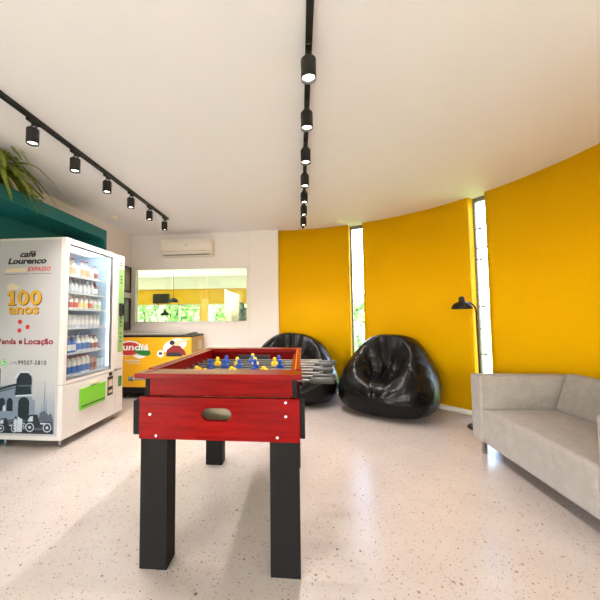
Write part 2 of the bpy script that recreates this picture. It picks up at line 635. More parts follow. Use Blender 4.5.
def curved_panel(name, a0, a1, r0, r1, z0, z1, m, step=1.0):
    """a1 > a0, degrees, counter-clockwise"""
    n = max(2, int(abs(a1 - a0) / step))
    bm = bmesh.new()
    uvl = bm.loops.layers.uv.new('UVMap')
    rows = []
    for i in range(n + 1):
        a = a0 + (a1 - a0) * i / n
        (xi, yi), (xo, yo) = arc(a, r0), arc(a, r1)
        rows.append([bm.verts.new((xi, yi, z0)), bm.verts.new((xi, yi, z1)), bm.verts.new((xo, yo, z0)), bm.verts.new((xo, yo, z1)), math.radians(a) * r0])

    def face(vs, uvs):
        f = bm.faces.new(vs)
        for lp, uv in zip(f.loops, uvs):
            lp[uvl].uv = uv
        return f
    for p, q in zip(rows, rows[1:]):
        face((p[0], p[1], q[1], q[0]), ((p[4], z0), (p[4], z1), (q[4], z1), (q[4], z0))).smooth = True
        face((p[3], p[2], q[2], q[3]), ((p[4], z1), (p[4], z0), (q[4], z0), (q[4], z1))).smooth = True
        face((p[1], p[3], q[3], q[1]), ((p[4], 0), (p[4], .1), (q[4], .1), (q[4], 0)))
        face((p[2], p[0], q[0], q[2]), ((p[4], 0), (p[4], .1), (q[4], .1), (q[4], 0)))
    for p in (rows[0], rows[-1]):
        t = r1 - r0
        face((p[0], p[1], p[3], p[2]), ((0, z0), (0, z1), (t, z1), (t, z0)))
    bmesh.ops.recalc_face_normals(bm, faces=bm.faces)
    me = bpy.data.meshes.new(name)
    bm.to_mesh(me); bm.free()
    me.materials.append(m)
    o = bpy.data.objects.new(name, me)
    C.objects.link(o)
    return struct(o)


SEG = [(68.6, 92.3), (35.2, 64.3), (-26.0, 31.3)]
for a0, a1 in SEG:
    curved_panel('wall_right', a0, a1, RR, RR + 0.16, 0.0, H, M['mosaic'])
    curved_panel('baseboard_right', a0, a1 if a1 < 90 else 91.8, RR - 0.014, RR, 0.0, 0.065, M['trim'])


def slit_window(idx, a0, a1):
    ra, rb = RR + 0.11, RR + 0.15
    P = lambda a, r, z: Vector((*arc(a, r), z))
    fr = MB()
    A0, A1, B0, B1 = arc(a0, ra), arc(a1, ra), arc(a0, rb), arc(a1, rb)
    def bar(f0, f1, z0, z1):
        q = [Vector(A0).lerp(Vector(A1), f0), Vector(A0).lerp(Vector(A1), f1), Vector(B0).lerp(Vector(B1), f1), Vector(B0).lerp(Vector(B1), f0)]
        fr.prism([(p.x, p.y, z0) for p in q], (0, 0, z1 - z0))
    bar(0, 0.10, 0, H); bar(0.9, 1, 0, H); bar(0.1, 0.9, 0, 0.05); bar(0.1, 0.9, H - 0.05, H)
    for z in (1.05, 2.05):
        bar(0.1, 0.9, z - 0.006, z + 0.006)
    w = struct(fr.build('window_%d' % idx, M['grey_plastic']))
    g = MB()
    q = [Vector(arc(a0, ra + .02)).lerp(Vector(arc(a1, ra + .02)), f) for f in (0.1, 0.9)]
    q2 = [Vector(arc(a0, ra + .026)).lerp(Vector(arc(a1, ra + .026)), f) for f in (0.9, 0.1)]
    g.prism([(p.x, p.y, 0.05) for p in q + q2], (0, 0, H - 0.1))
    g.build('pane', M['glass'], w)
    for z in (0.75, 1.32, 1.9, 2.28):
        l = MB()
        p = Vector(arc(a0, ra)).lerp(Vector(arc(a1, ra)), 0.6)
        n = Vector((math.cos(math.radians((a0 + a1) / 2)), math.sin(math.radians((a0 + a1) / 2))))
        t = Vector((-n.y, n.x))
        l.cyl((p.x, p.y, z), (p.x - n.x * .035, p.y - n.y * .035, z), 0.014, 12)
        a = p - n * .03 - t * .035
        c = p - n * .03 + t * .045
        l.cyl((a.x, a.y, z), (c.x, c.y, z), 0.007, 8)
        l.build('latch', M['grey_plastic'], w)


slit_window(1, 64.3, 68.6)
slit_window(2, 31.3, 35.2)

# straight continuation of the room behind the camera
ex, ey = arc(-26, RR)
b = MB(); b.box(ex - 0.02, ex + 0.14, -6.0, ey + 0.02, 0, H)
struct(b.build('wall_right_near', M['wall']))
# unseen front wall; opening without glass, sized to tune the light
b = MB()
b.box(-3.1, -1.6, -6.12, -6.0, 0, H); b.box(1.1, 2.5, -6.12, -6.0, 0, H); b.box(-1.6, 1.1, -6.12, -6.0, 2.3, H); b.box(-1.6, 1.1, -6.12, -6.0, 0, .9)
struct(b.build('wall_front', M['wall']))
# left wall: solid from the camera onwards, bare unseen opening behind it, placed to tune the light
b = MB()
b.box(-3.1, -2.95, -1.6, 5.32, 0, H); b.box(-3.1, -2.95, -6.0, -5.4, 0, H); b.box(-3.1, -2.95, -5.4, -1.6, 2.42, H)
struct(b.build('wall_left', M['wall']))
# back wall with the interior window opening, and the pier
WX0, WX1, WZ0, WZ1 = -2.875, -0.885, 1.148, 2.072
b = MB()
b.box(-3.1, WX0, 5.32, 5.45, 0, H); b.box(WX1, -0.36, 5.32, 5.45, 0, H)
b.box(WX0, WX1, 5.32, 5.45, 0, WZ0); b.box(WX0, WX1, 5.32, 5.45, WZ1, H)
struct(b.build('wall_back', M['wall']))
b = MB(); b.box(-0.845, -0.375, 5.27, 5.335, 0, H, 0.004, 1)
struct(b.build('trim_1', M['wall']))
b = MB(); b.box(-0.375, -0.352, 5.262, 5.335, 0, H)
struct(b.build('trim_2', M['trim']))
b = MB(); b.box(-2.95, -0.845, 5.306, 5.32, 0, 0.065); b.box(-0.845, -0.36, 5.256, 5.27, 0, 0.065)
struct(b.build('baseboard_back', M['trim']))
b = MB(); b.box(-2.95, -2.936, 3.97, 5.306, 0, 0.065)
struct(b.build('baseboard_left', M['trim']))

# interior window in the back wall
fr = MB()
fw = 0.022
fr.box(WX0, WX0 + fw, 5.31, 5.40, WZ0, WZ1); fr.box(WX1 - fw * .4, WX1, 5.31, 5.40, WZ0, WZ1)
fr.box(WX0 + fw, WX1 - fw * .4, 5.31, 5.40, WZ0, WZ0 + 0.012); fr.box(WX0 + fw, WX1 - fw * .4, 5.31, 5.40, WZ1 - 0.012, WZ1)
w3 = struct(fr.build('window_3', M['trim']))
for xa, xb in ((WX0 + fw, -2.215), (-2.205, -1.60), (-1.59, WX1 - fw * .4)):
    g = MB(); g.box(xa, xb, 5.36, 5.368, WZ0 + 0.012, WZ1 - 0.012)
    g.build('pane', M['green_glass'], w3)

# dark-framed casement on the left wall by the corner
fr = MB()
y0, y1, z0, z1 = 4.98, 5.27, 1.02, 2.10
for za, zb in ((z0, 1.565), (1.66, z1)):
    fr.box(-2.95, -2.905, y0, y0 + .025, za, zb); fr.box(-2.95, -2.905, y1 - .025, y1, za, zb)
    fr.box(-2.95, -2.905, y0 + .025, y1 - .025, za, za + .025); fr.box(-2.95, -2.905, y0 + .025, y1 - .025, zb - .025, zb)
w4 = struct(fr.build('window_4', M['black_metal']))
g = MB(); g.box(-2.93, -2.915, y0 + .025, y1 - .025, z0 + .025, 1.54); g.build('pane', M['dark_glass'], w4)
g = MB(); g.box(-2.93, -2.915, y0 + .025, y1 - .025, 1.685, z1 - .025); g.build('pane', M['brown_glass'], w4)

# --------------------------- neighbouring room seen through the interior window
b = MB(); b.box(-7.3, -0.4, 5.45, 11.0, -0.12, 0.0)
struct(b.build('floor_next_room', M['floor']))
b = MB(); b.box(-7.3, -0.4, 5.45, 11.2, H, H + 0.12)
struct(b.build('ceiling_next_room', M['ceiling']))
b = MB(); b.box(-7.42, -7.3, 5.45, 11.2, 0, H)
struct(b.build('wall_next_room_left', M['wall']))
b = MB(); b.box(-0.4, -0.28, 5.5, 11.2, 0, H)
struct(b.build('wall_next_room_right', M['wall']))
b = MB(); b.box(-7.3, -3.1, 5.32, 5.45, 0, H)
struct(b.build('wall_next_room_near', M['wall']))
M['yellow_paint'] = mat('yellow_wall_paint', rgb(242, 184, 10), 0.6, var=0.03)
b = MB()
b.box(-7.3, -0.4, 11.0, 11.15, 1.73, 2.26); b.box(-3.52, -3.24, 11.0, 11.15, 0, 1.73); b.box(-7.3, -6.6, 11.0, 11.15, 0, 1.73); b.box(-0.95, -0.4, 11.0, 11.15, 0, 1.73)
struct(b.build('wall_next_room_back', M['yellow_paint']))
b = MB(); b.box(-7.3, -0.4, 10.9, 11.15, 2.26, H)
struct(b.build('trim_3', M['wall']))
for k, (xa, xb) in enumerate(((-6.6, -3.52), (-3.24, -0.95))):
    fr = MB()
    n = 4 if k == 0 else 3
    for i in range(n + 1):
        x = xa + (xb - xa) * i / n
        fr.box(max(xa, x - .03), min(xb, x + .03), 11.04, 11.1, 0, 1.73)
    fr.box(xa, xb, 11.04, 11.1, 0, .06); fr.box(xa, xb, 11.04, 11.1, 1.69, 1.73)
    w = struct(fr.build('window_%d' % (5 + k), M['trim']))
    g = MB(); g.box(xa + .03, xb - .03, 11.066, 11.072, .06, 1.69); g.build('pane', M['glass'], w)

b = MB(); b.box(-30, 30, -25, 45, -0.3, -0.14)
struct(b.build('ground', M['grass']))

# ------------------------------------------------------------------ green things outside
def foliage(bld, c, rad, n, size, rng):
    for _ in range(n):
        d = Vector((rng.gauss(0, 1), rng.gauss(0, 1), rng.gauss(0, 1))).normalized() * (rng.random() ** 0.4)
        p = Vector((c[0] + d.x * rad[0], c[1] + d.y * rad[1], c[2] + d.z * rad[2]))
        u = Vector((rng.gauss(0, 1), rng.gauss(0, 1), rng.gauss(0, 1))).normalized()
        w = u.orthogonal().normalized()
        s_ = size * (0.6 + 0.8 * rng.random())
        bld.poly([p - u * s_, p + w * s_ * .45, p + u * s_, p - w * s_ * .45])


def tree(x, y, h, r, label, seed):
    rng = random.Random(seed)
    t = thing('tree', (x, y, -0.14), label, 'tree', 'trees outside the windows')
    k = MB(); k.tube([(x, y, -0.14), (x + .06, y, h * .3), (x, y + .05, h * .62)], [0.11, 0.08, 0.05], 8)
    k.build('trunk', M['bark'], t, True)
    f = MB()
    for i in range(6):
        a = rng.random() * 6.28
        foliage(f, (x + math.cos(a) * r * .45, y + math.sin(a) * r * .45, h * (.55 + .4 * rng.random())), (r * .6, r * .6, r * .5), 150, 0.13, rng)
    f.build('foliage', M['tree'], t, recalc=False)


for i, (x, y, h, r, lab) in enumerate((
        (-8.6, 17.0, 2.6, 1.6, 'green leafy tree beyond the far window, leftmost of the row'),
        (-5.9, 16.2, 2.3, 1.1, 'green leafy tree beyond the far window, left of the yellow pillar'),
        (-3.7, 17.5, 2.2, 1.1, 'green leafy tree beyond the far window, right of the yellow pillar'),
        (2.35, 9.6, 2.0, 0.9, 'green leafy tree seen through the slit window behind the beanbags'),
)):
    tree(x, y, h, r, lab, 40 + i)
rng = random.Random(5)
for x, y, lab in ((1.72, 7.6, 'low green shrub outside the slit window behind the beanbags'),):
    t = thing('shrub', (x, y, -0.14), lab, 'shrub')
    f = MB(); foliage(f, (x, y, 0.35), (0.9, 0.5, 0.55), 500, 0.09, rng); f.build('foliage', M['tree'], t, recalc=False)
    k = MB(); k.tube([(x, y, -0.14), (x, y, 0.3)], 0.03, 8); k.build('stem', M['bark'], t)

# ------------------------------------------------------------------ things in the neighbouring room
t = thing('wall_television', (-4.92, 10.98, 1.75), 'dark flat television on the yellow wall of the next room', 'television')
b = MB(); b.box(-5.22, -4.62, 10.93, 10.99, 1.76, 2.1, 0.01, 2); b.build('housing', M['black_metal'], t)
b = MB(); b.box(-5.2, -4.64, 10.926, 10.93, 1.785, 2.08); b.build('screen', M['tv'], t)
t = thing('pendant_lamp', (-3.75, 9.2, H), 'black dome pendant lamp hanging in the next room', 'lamp')
b = MB(); b.cyl((-3.75, 9.2, 1.82), (-3.75, 9.2, H), 0.006, 8); b.build('cord', M['black_metal'], t)
b = MB(); b.lathe([(0.03, .13), (0.08, .115), (.13, .07), (.155, 0), (.15, 0), (.125, .066), (.076, .108), (.0, .12)], (-3.75, 9.2, 1.70), n=28, cap=False); b.build('lamp_shade', M['black_metal'], t, True)
for x, y, lab in ((-3.9, 7.6, 'long white ceiling light in the next room, left of two'), (-2.3, 8.6, 'long white ceiling light in the next room, right of two')):
    t = thing('ceiling_light', (x, y, H), lab, 'ceiling light', 'ceiling lights of the next room')
    b = MB(); b.box(x - .62, x + .62, y - .16, y + .16, H - .05, H, 0.006, 1); b.build('housing', M['trim'], t)
    b = MB(); b.box(x - .59, x + .59, y - .13, y + .13, H - .056, H - .05); b.build('diffuser', M['panel_led'], t)
t = thing('potted_plant', (-1.95, 10.2, 0), 'tall dark potted plant at the right end of the next room', 'plant')
b = MB(); b.lathe([(.14, 0), (.2, .4), (.19, .4), (.17, .34), (0, .34)], (-1.95, 10.2, 0), n=20); b.build('pot', M['orange_satin'], t, 'auto')
b = MB(); b.tube([(-1.95, 10.2, .3), (-1.93, 10.2, 1.0)], .025, 8); b.build('stem', M['bark'], t)
b = MB(); foliage(b, (-1.95, 10.2, 1.25), (.26, .26, .5), 420, 0.07, random.Random(3)); b.build('foliage', M['dark_leaf'], t, recalc=False)

# ------------------------------------------------------------------ teal niche on the left
NX, NY1, NZ0, NZ1 = -2.53, 3.955, 2.245, 2.372
t = thing('niche_surround', (-2.74, 2.4, 0), 'teal painted niche surround framing the white vending machine', 'niche')
b = MB(); b.box(-2.948, NX, 0.9, NY1, NZ0, NZ1, 0.003, 1); b.build('top_box', M['teal'], t)
b = MB(); b.box(-2.948, NX, NY1 - .055, NY1, 0, NZ0, 0.003, 1); b.build('side_panel', M['teal'], t)
b = MB(); b.box(-2.948, -2.936, 0.9, NY1 - .055, 0, NZ0); b.build('back_panel', M['teal'], t)

# fern on top of it
px, py, pz = -2.66, 2.50, NZ1
t = thing('potted_fern', (px, py, pz), 'bushy green fern in a black pot on the teal niche top', 'plant')
b = MB(); b.lathe([(.075, 0), (.10, .15), (.105, .15), (.105, .165), (.092, .165), (.085, .13), (0, .13)], (px, py, pz), n=24); b.build('pot', M['black_metal'], t, 'auto')
b = MB(); b.lathe([(0, .138), (.086, .136)], (px, py, pz), n=20, cap=False); b.build('soil', M['soil'], t)
b = MB()
rng = random.Random(11)
for i in range(96):
    a = i * 2.39996 + rng.uniform(-.2, .2)
    ln = rng.uniform(.38, .62)
    rise = rng.uniform(.05, .20) * (1.15 - i / 125)
    out = ln * rng.uniform(.62, .85)
    drop = rng.uniform(.14, .42)
    d = Vector((math.cos(a), math.sin(a), 0))
    if d.x < -0.3:      # the wall is close behind: fronds on that side stay short
        out *= .34; drop *= .4
    side = Vector((-d.y, d.x, 0))
    tw = rng.uniform(-.3, .3)
    prev = None
    K = 26
    for k in range(K + 1):
        s_ = k / K
        p = Vector((px, py, pz + .14)) + d * (out * s_) + Vector((0, 0, rise * math.sin(min(1, s_ * 1.5) * PI / 2) * 1.3 - drop * s_ ** 2.2)) + side * (tw * .12 * s_ * s_)
        if p.x < NX + .02:
            p.z = max(p.z, pz + .03)
        p.x = max(p.x, -2.93)
        if prev is not None:
            tg = (p - prev).normalized()
            wd_ = .0045
            b.poly([prev - side * wd_, prev + side * wd_, p + side * wd_ * .8, p - side * wd_ * .8])
            if k > 2:
                L_ = .055 * (1 - s_) ** .5 + .014
                for sg in (-1, 1):
                    tip = p + side * sg * L_ * .6 + tg * L_ * 1.25 - Vector((0, 0, L_ * .3))
                    if tip.x < NX + .012:
                        tip.z = max(tip.z, pz + .012)
                    tip.x = max(tip.x, -2.935)
                    m1 = p.lerp(tip, .45)
                    b.poly([p, m1 + tg * .011, tip, m1 - tg * .011])
        prev = p
b.build('fronds', M['fern'], t, recalc=False)

# ------------------------------------------------------------------ vending machine
VX, VXB, VY0, VY1, VZ0, VZ1 = -2.23, -2.93, 2.85, 3.875, 0.075, 2.0
vm = thing('vending_machine', (-2.58, 3.36, 0), 'tall white vending machine with lit shelves and coffee advert on its side', 'vending machine')
GY0, GY1, GZ0, GZ1 = 2.895, 3.635, 0.615, 1.945   # glass opening
b = MB()
b.box(VXB, VX - .05, VY0, VY0 + .03, VZ0, VZ1)
b.box(VXB, VX - .05, VY1 - .03, VY1, VZ0, VZ1)
b.box(VXB, VXB + .03, VY0 + .03, VY1 - .03, VZ0, VZ1)
b.box(VXB + .03, VX - .05, VY0 + .03, VY1 - .03, VZ1 - .03, VZ1)
b.box(VXB + .03, VX - .05, VY0 + .03, VY1 - .03, VZ0, 0.585)
b.box(VXB + .03, VX - .05, 3.68, VY1 - .03, 0.585, VZ1 - .03)
b.build('body', M['machine_white'], vm)
b = MB()   # inner lining
b.box(VXB + .03, VXB + .04, VY0 + .03, 3.68, .585, VZ1 - .03)
b.box(VXB + .04, VX - .055, 3.668, 3.68, .585, VZ1 - .03)
b.box(VXB + .04, VX - .055, VY0 + .03, VY0 + .038, .585, VZ1 - .03)
b.build('lining', M['inner'], vm)
b = MB()   # door frame around the glass
d0, d1 = VX - .05, VX
b.box(d0, d1, VY0, GY0, .585, VZ1, .004, 1); b.box(d0, d1, GY1, 3.735, .585, VZ1, .004, 1)
b.box(d0, d1, GY0, GY1, GZ1, VZ1); b.box(d0, d1, GY0, GY1, .585, GZ0)
dr = b.build('door', M['machine_white'], vm)
b = MB()
for y0_, y1_, z0_, z1_ in ((GY0, GY0 + .012, GZ0, GZ1), (GY1 - .012, GY1, GZ0, GZ1), (GY0, GY1, GZ0, GZ0 + .012), (GY0, GY1, GZ1 - .012, GZ1)):
    b.box(VX - .03, VX - .008, y0_, y1_, z0_, z1_)
b.build('glass_gasket', M['steel'], dr)
b = MB(); b.box(VX - .026, VX - .02, GY0 + .012, GY1 - .012, GZ0 + .012, GZ1 - .012); b.build('glass', M['glass'], dr)
b = MB(); b.box(d0, d1, VY0, 3.735, VZ0, .578, .004, 1); b.build('lower_panel', M['machine_white'], vm)
b = MB(); b.box(d0, d1, 3.742, VY1, VZ0, VZ1, .004, 1); col_ = b.build('payment_column', M['machine_white'], vm)
b = MB(); b.box(VX, VX + .002, 3.752, 3.862, .80, 1.83); b.build('green_strip', M['green_film'], col_)
b = MB()
for z in (1.74, 1.70, 1.66, 1.22, 1.17, 1.12, 1.03, .98, .93):
    b = MB(); b.box(VX + .002, VX + .0028, 3.785, 3.825, z - .012, z + .012)
    b.build('strip_mark', M['dark_green'], col_)
b = MB()
for i, (y, z, w_) in enumerate(((3.79, 1.93, .03), (3.80, 1.90, .05), (3.80, 1.875, .06))):
    b.box(VX, VX + .001, y - w_ / 2, y + w_ / 2, z - .008, z + .008)
b.build('column_logo', M['ink_brown'], col_)
b = MB()   # black pull frame on the strip
b.box(VX + .002, VX + .03, 3.765, 3.785, 1.24, 1.40); b.box(VX + .002, VX + .03, 3.83, 3.85, 1.24, 1.40)
b.box(VX + .002, VX + .03, 3.785, 3.83, 1.24, 1.262); b.box(VX + .002, VX + .03, 3.785, 3.83, 1.378, 1.40)
b.build('pull_frame', M['ink_black'], col_)
b = MB(); b.box(VX, VX + .003, 3.775, 3.85, .38, .505); b.build('column_sticker', M['dark_green'], col_)  # small green sticker low on the column
b = MB(); b.cyl((VX, 3.70, .598), (VX + .03, 3.70, .598), .014, 14); b.cyl((VX + .02, 3.69, .598), (VX + .02, 3.80, .598), .009, 10); b.build('lock_handle', M['steel'], vm, 'auto')
b = MB(); b.box(VX, VX + .012, 3.085, 3.505, .285, .50, .005, 2); fl = b.build('delivery_flap', M['green'], vm)
b = MB(); b.box(VX + .012, VX + .016, 3.10, 3.49, .315, .325); b.build('flap_slot', M['ink_black'], fl)
b = MB(); b.box(VX, VX + .018, 3.24, 3.38, .512, .545, .006, 2); b.build('flap_handle', M['ink_beige'], vm)
b = MB(); b.box(VX, VX + .004, 3.56, 3.66, .32, .535); st = b.build('payment_sticker', M['ink_black'], vm)
b = MB(); b.box(VX + .004, VX + .006, 3.57, 3.65, .42, .50); b.box(VX + .004, VX + .006, 3.58, 3.61, .345, .38); b.box(VX + .004, VX + .006, 3.62, 3.645, .345, .38); b.build('sticker_print', M['ink_beige'], st)
b = MB(); b.box(VX, VX + .02, 3.58, 3.62, .545, .585, .004, 1); b.build('lock', M['ink_black'], vm)
SHELF = [1.652, 1.478, 1.312, 1.118, .865, .632]
for z in SHELF:
    b = MB(); b.box(VXB + .045, VX - .075, VY0 + .04, 3.63, z - .012, z, .002, 1)
    b.mi = 1; b.box(VX - .075, VX - .07, VY0 + .04, 3.63, z - .016, z + .002)
    b.build('shelf', [M['inner'], M['can_silver']], vm)
b = MB(); b.box(VX - .075, VX - .055, 3.635, 3.665, .66, 1.93); b.build('light_strip', M['cool_led'], vm)
b = MB(); b.box(VX - .3, VX - .1, 2.95, 3.6, 1.955, 1.968); b.build('top_light', M['cool_led'], vm)
for x in (VX - .06, VXB + .08):
    for y in (VY0 + .06, VY1 - .1):
        b = MB(); b.cyl((x, y, .012), (x, y, VZ0), .012, 12); b.lathe([(.03, 0), (.03, .01), (.014, .02)], (x, y, 0), n=16); b.build('foot', M['steel'], vm, 'auto')

# side advert
sp = MB(); sp.box(VXB + .005, VX - .05, VY0 - .002, VY0, VZ0 + .04, VZ1 - .02)
ad = sp.build('side_advert', M['machine_side'], vm)
SY = VY0 - .002
text_mesh('café', -2.71, -2.535, 1.812, 1.874, 'XZ', SY, M['ink_black'], 'lettering', ad, .3, .035)
text_mesh('Lourenço', -2.835, -2.43, 1.732, 1.806, 'XZ', SY, M['ink_black'], 'lettering', ad, .2, .048)
text_mesh('EXPASSO', -2.625, -2.385, 1.674, 1.716, 'XZ', SY, M['ink_red'], 'lettering', ad, .25, .035, spacing=1.12)
b = MB(); b.prism([(-2.86, SY - .0004, 1.664), (-2.64, SY - .0004, 1.672), (-2.635, SY - .0004, 1.708), (-2.85, SY - .0004, 1.703)], (0, .0003, 0)); b.build('ribbon_print', M['ink_beige'], ad)
b = MB()
for i in range(34):
    if i == 19: continue
    x = -2.87 + i * .0145
    b.box(x, x + .011, SY - .0006, SY, 1.645, 1.651)
b.build('small_print', M['ink_grey'], ad)
# the gold 100 anos
b = MB(); b.prism([(-2.835, SY - .0005, 1.53), (-2.80, SY - .0005, 1.565), (-2.70, SY - .0005, 1.525), (-2.72, SY - .0005, 1.50), (-2.83, SY - .0005, 1.49)], (0, .0004, 0)); b.build('gold_flag', M['ink_beige'], ad)
def digit_one(x0, z0, z1, y, m, nm):
    b = MB()
    b.poly([(x, y, z) for x, z in ((x0, z0), (x0 + .085, z0), (x0 + .085, z0 + .02), (x0 + .064, z0 + .026), (x0 + .064, z1), (x0 + .034, z1), (x0 - .006, z1 - .03), (x0 - .006, z1 - .052), (x0 + .024, z1 - .046), (x0 + .024, z0 + .026), (x0, z0 + .02))])
    b.build(nm, m, ad, recalc=False)


digit_one(-2.812, 1.338, 1.484, SY - .0007, M['ink_brown'], 'lettering_edge')
digit_one(-2.822, 1.346, 1.492, SY - .0016, M['ink_gold'], 'lettering')
for q0 in (0, .13):
    text_mesh('0', -2.712 + q0, -2.592 + q0, 1.338, 1.484, 'XZ', SY, M['ink_brown'], 'lettering_edge', ad, 0, .03, .0007)
    text_mesh('0', -2.722 + q0, -2.602 + q0, 1.346, 1.492, 'XZ', SY, M['ink_gold'], 'lettering', ad, 0, .03, .0016)
text_mesh('anos', -2.80, -2.488, 1.254, 1.322, 'XZ', SY, M['ink_brown'], 'lettering_edge', ad, 0, .03, .0007)
text_mesh('anos', -2.806, -2.496, 1.260, 1.328, 'XZ', SY, M['ink_gold'], 'lettering', ad, 0, .03, .0016)
for x, z in ((-2.685, 1.185), (-2.605, 1.135), (-2.688, 1.102)):
    b = MB(); b.lathe([(.0, 0), (.022, 0), (.022, .0006), (0, .0006)], (x, SY - .0006, z), 'Y', 20, False); b.build('cherry_print', M['ink_red'], ad)
for w_, xa, xb, za, zb in (('Venda', -2.922, -2.718, .970, 1.026), ('e', -2.692, -2.655, .970, 1.012), ('Locação', -2.634, -2.335, .955, 1.028)):
    text_mesh(w_, xa, xb, za, zb, 'XZ', SY, M['ink_dark_red'], 'lettering', ad, 0, .04, spacing=1.05)
b = MB(); b.lathe([(0, 0), (.036, 0), (.036, .0005), (0, .0005)], (-2.84, SY - .0005, .795), 'Y', 24, False); b.build('phone_badge', M['ink_green'], ad)
b = MB(); b.lathe([(0.024, 0), (.029, 0), (.029, .0005), (.024, .0005)], (-2.84, SY - .001, .795), 'Y', 24, False)
b.tube([(-2.85, SY - .001, .806), (-2.846, SY - .001, .793), (-2.832, SY - .001, .785)], .004, 6); b.build('phone_badge_mark', M['ink_white'], ad)
text_mesh('(19)', -2.775, -2.70, .772, .806, 'XZ', SY, M['ink_grey'], 'lettering', ad, 0, .0)
text_mesh('99507-5810', -2.69, -2.40, .775, .818, 'XZ', SY, M['ink_black'], 'lettering', ad, 0, .02, spacing=1.12)
# printed old-town photograph
b = MB(); b.box(VXB + .01, -2.30, SY - .0006, SY, .135, .74)
b.build('photo_print', M['print_sky'], ad)
ph = MB()
Y_ = SY - .0012


def flat(mi, pts, lift=0.0):
    ph.mi = mi
    ph.poly([(x, Y_ - lift, z) for x, z in pts])


# 0 dark, 1 grey, 2 mid, 3 light
flat(2, [(-2.92, .14), (-2.92, .56), (-2.70, .60), (-2.70, .14)])
flat(1, [(-2.92, .14), (-2.92, .74), (-2.865, .74), (-2.865, .14)], .0002)
flat(0, [(-2.92, .52), (-2.70, .58), (-2.70, .60), (-2.92, .545)], .0004)
flat(0, [(-2.92, .505), (-2.70, .558), (-2.70, .566), (-2.92, .516)], .0004)
for x in (-2.84, -2.76):
    flat(0, [(x - .032, .34), (x - .032, .42)] + [(x + .032 * math.cos(PI - a * PI / 8), .42 + .045 * math.sin(a * PI / 8)) for a in range(9)] + [(x + .032, .34)], .0004)
flat(3, [(-2.83, .34), (-2.83, .38), (-2.815, .40), (-2.80, .38), (-2.80, .34)], .0006)
flat(2, [(-2.70, .14), (-2.70, .66), (-2.535, .66), (-2.535, .14)], .0005)
flat(0, [(-2.70, .48), (-2.71, .50), (-2.69, .68), (-2.66, .705), (-2.58, .70), (-2.545, .67), (-2.54, .60), (-2.55, .57), (-2.54, .50)], .0008)
flat(3, [(-2.72, .655), (-2.70, .69), (-2.655, .72), (-2.575, .715), (-2.57, .70), (-2.66, .70), (-2.70, .64)], .001)
flat(1, [(-2.68, .585), (-2.55, .59), (-2.55, .575), (-2.68, .57)], .001)
flat(3, [(-2.70, .49), (-2.535, .50), (-2.535, .485), (-2.70, .475)], .001)
flat(0, [(-2.672, .22), (-2.672, .42)] + [(-2.615 + .057 * math.cos(PI - a * PI / 10), .42 + .055 * math.sin(a * PI / 10)) for a in range(11)] + [(-2.558, .42), (-2.558, .22)], .001)
flat(2, [(-2.535, .14), (-2.535, .46), (-2.50, .44), (-2.50, .14)], .0006)
for x, h_ in ((-2.43, .42), (-2.405, .62), (-2.385, .46)):
    flat(2, [(x - .012, .30), (x - .002, h_), (x + .002, h_), (x + .012, .30)], .0006)
flat(1, [(-2.46, .26), (-2.45, .33), (-2.40, .35), (-2.36, .31), (-2.335, .33), (-2.31, .26)], .0007)
flat(1, [(-2.92, .136), (-2.92, .24), (-2.70, .27), (-2.50, .25), (-2.31, .27), (-2.31, .136)], .0011)
flat(0, [(-2.92, .136), (-2.92, .165), (-2.70, .175), (-2.5, .17), (-2.31, .175), (-2.31, .136)], .0014)


def car(x, z, s_):
    flat(0, [(x, z), (x, z + .055 * s_), (x + .05 * s_, z + .12 * s_), (x + .13 * s_, z + .125 * s_), (x + .15 * s_, z + .06 * s_), (x + .27 * s_, z + .055 * s_), (x + .285 * s_, z)], .0016)
    flat(3, [(x + .03 * s_, z + .06 * s_), (x + .055 * s_, z + .105 * s_), (x + .085 * s_, z + .107 * s_), (x + .085 * s_, z + .06 * s_)], .0018)
    flat(3, [(x + .16 * s_, z + .035 * s_), (x + .16 * s_, z + .05 * s_), (x + .26 * s_, z + .046 * s_), (x + .26 * s_, z + .032 * s_)], .0018)
    for wx in (.055, .23):
        for k, (r_, mi) in enumerate(((.043, 3), (.034, 0), (.014, 3))):
            flat(mi, [(x + wx * s_ + r_ * s_ * math.cos(q * PI / 9), z + .005 * s_ + r_ * s_ * math.sin(q * PI / 9)) for q in range(18)], .002 + .0002 * k)


car(-2.60, .19, 1.0)
car(-2.885, .175, .8)
car(-2.735, .205, .55)
for x, h_ in ((-2.69, .20), (-2.66, .23), (-2.635, .21)):
    flat(3, [(x - .012, .15), (x - .014, .15 + h_ * .5), (x - .006, .15 + h_ * .6), (x + .006, .15 + h_ * .6), (x + .014, .15 + h_ * .5), (x + .012, .15)], .0026)
    flat(0, [(x + .011 * math.cos(q * PI / 6), .15 + h_ * .66 + .013 * math.sin(q * PI / 6)) for q in range(12)], .0026)
ph.build('photo_scene_print', [M['ink_dark'], M['ink_grey'], M['ink_mid'], M['ink_light']], ad, recalc=False)


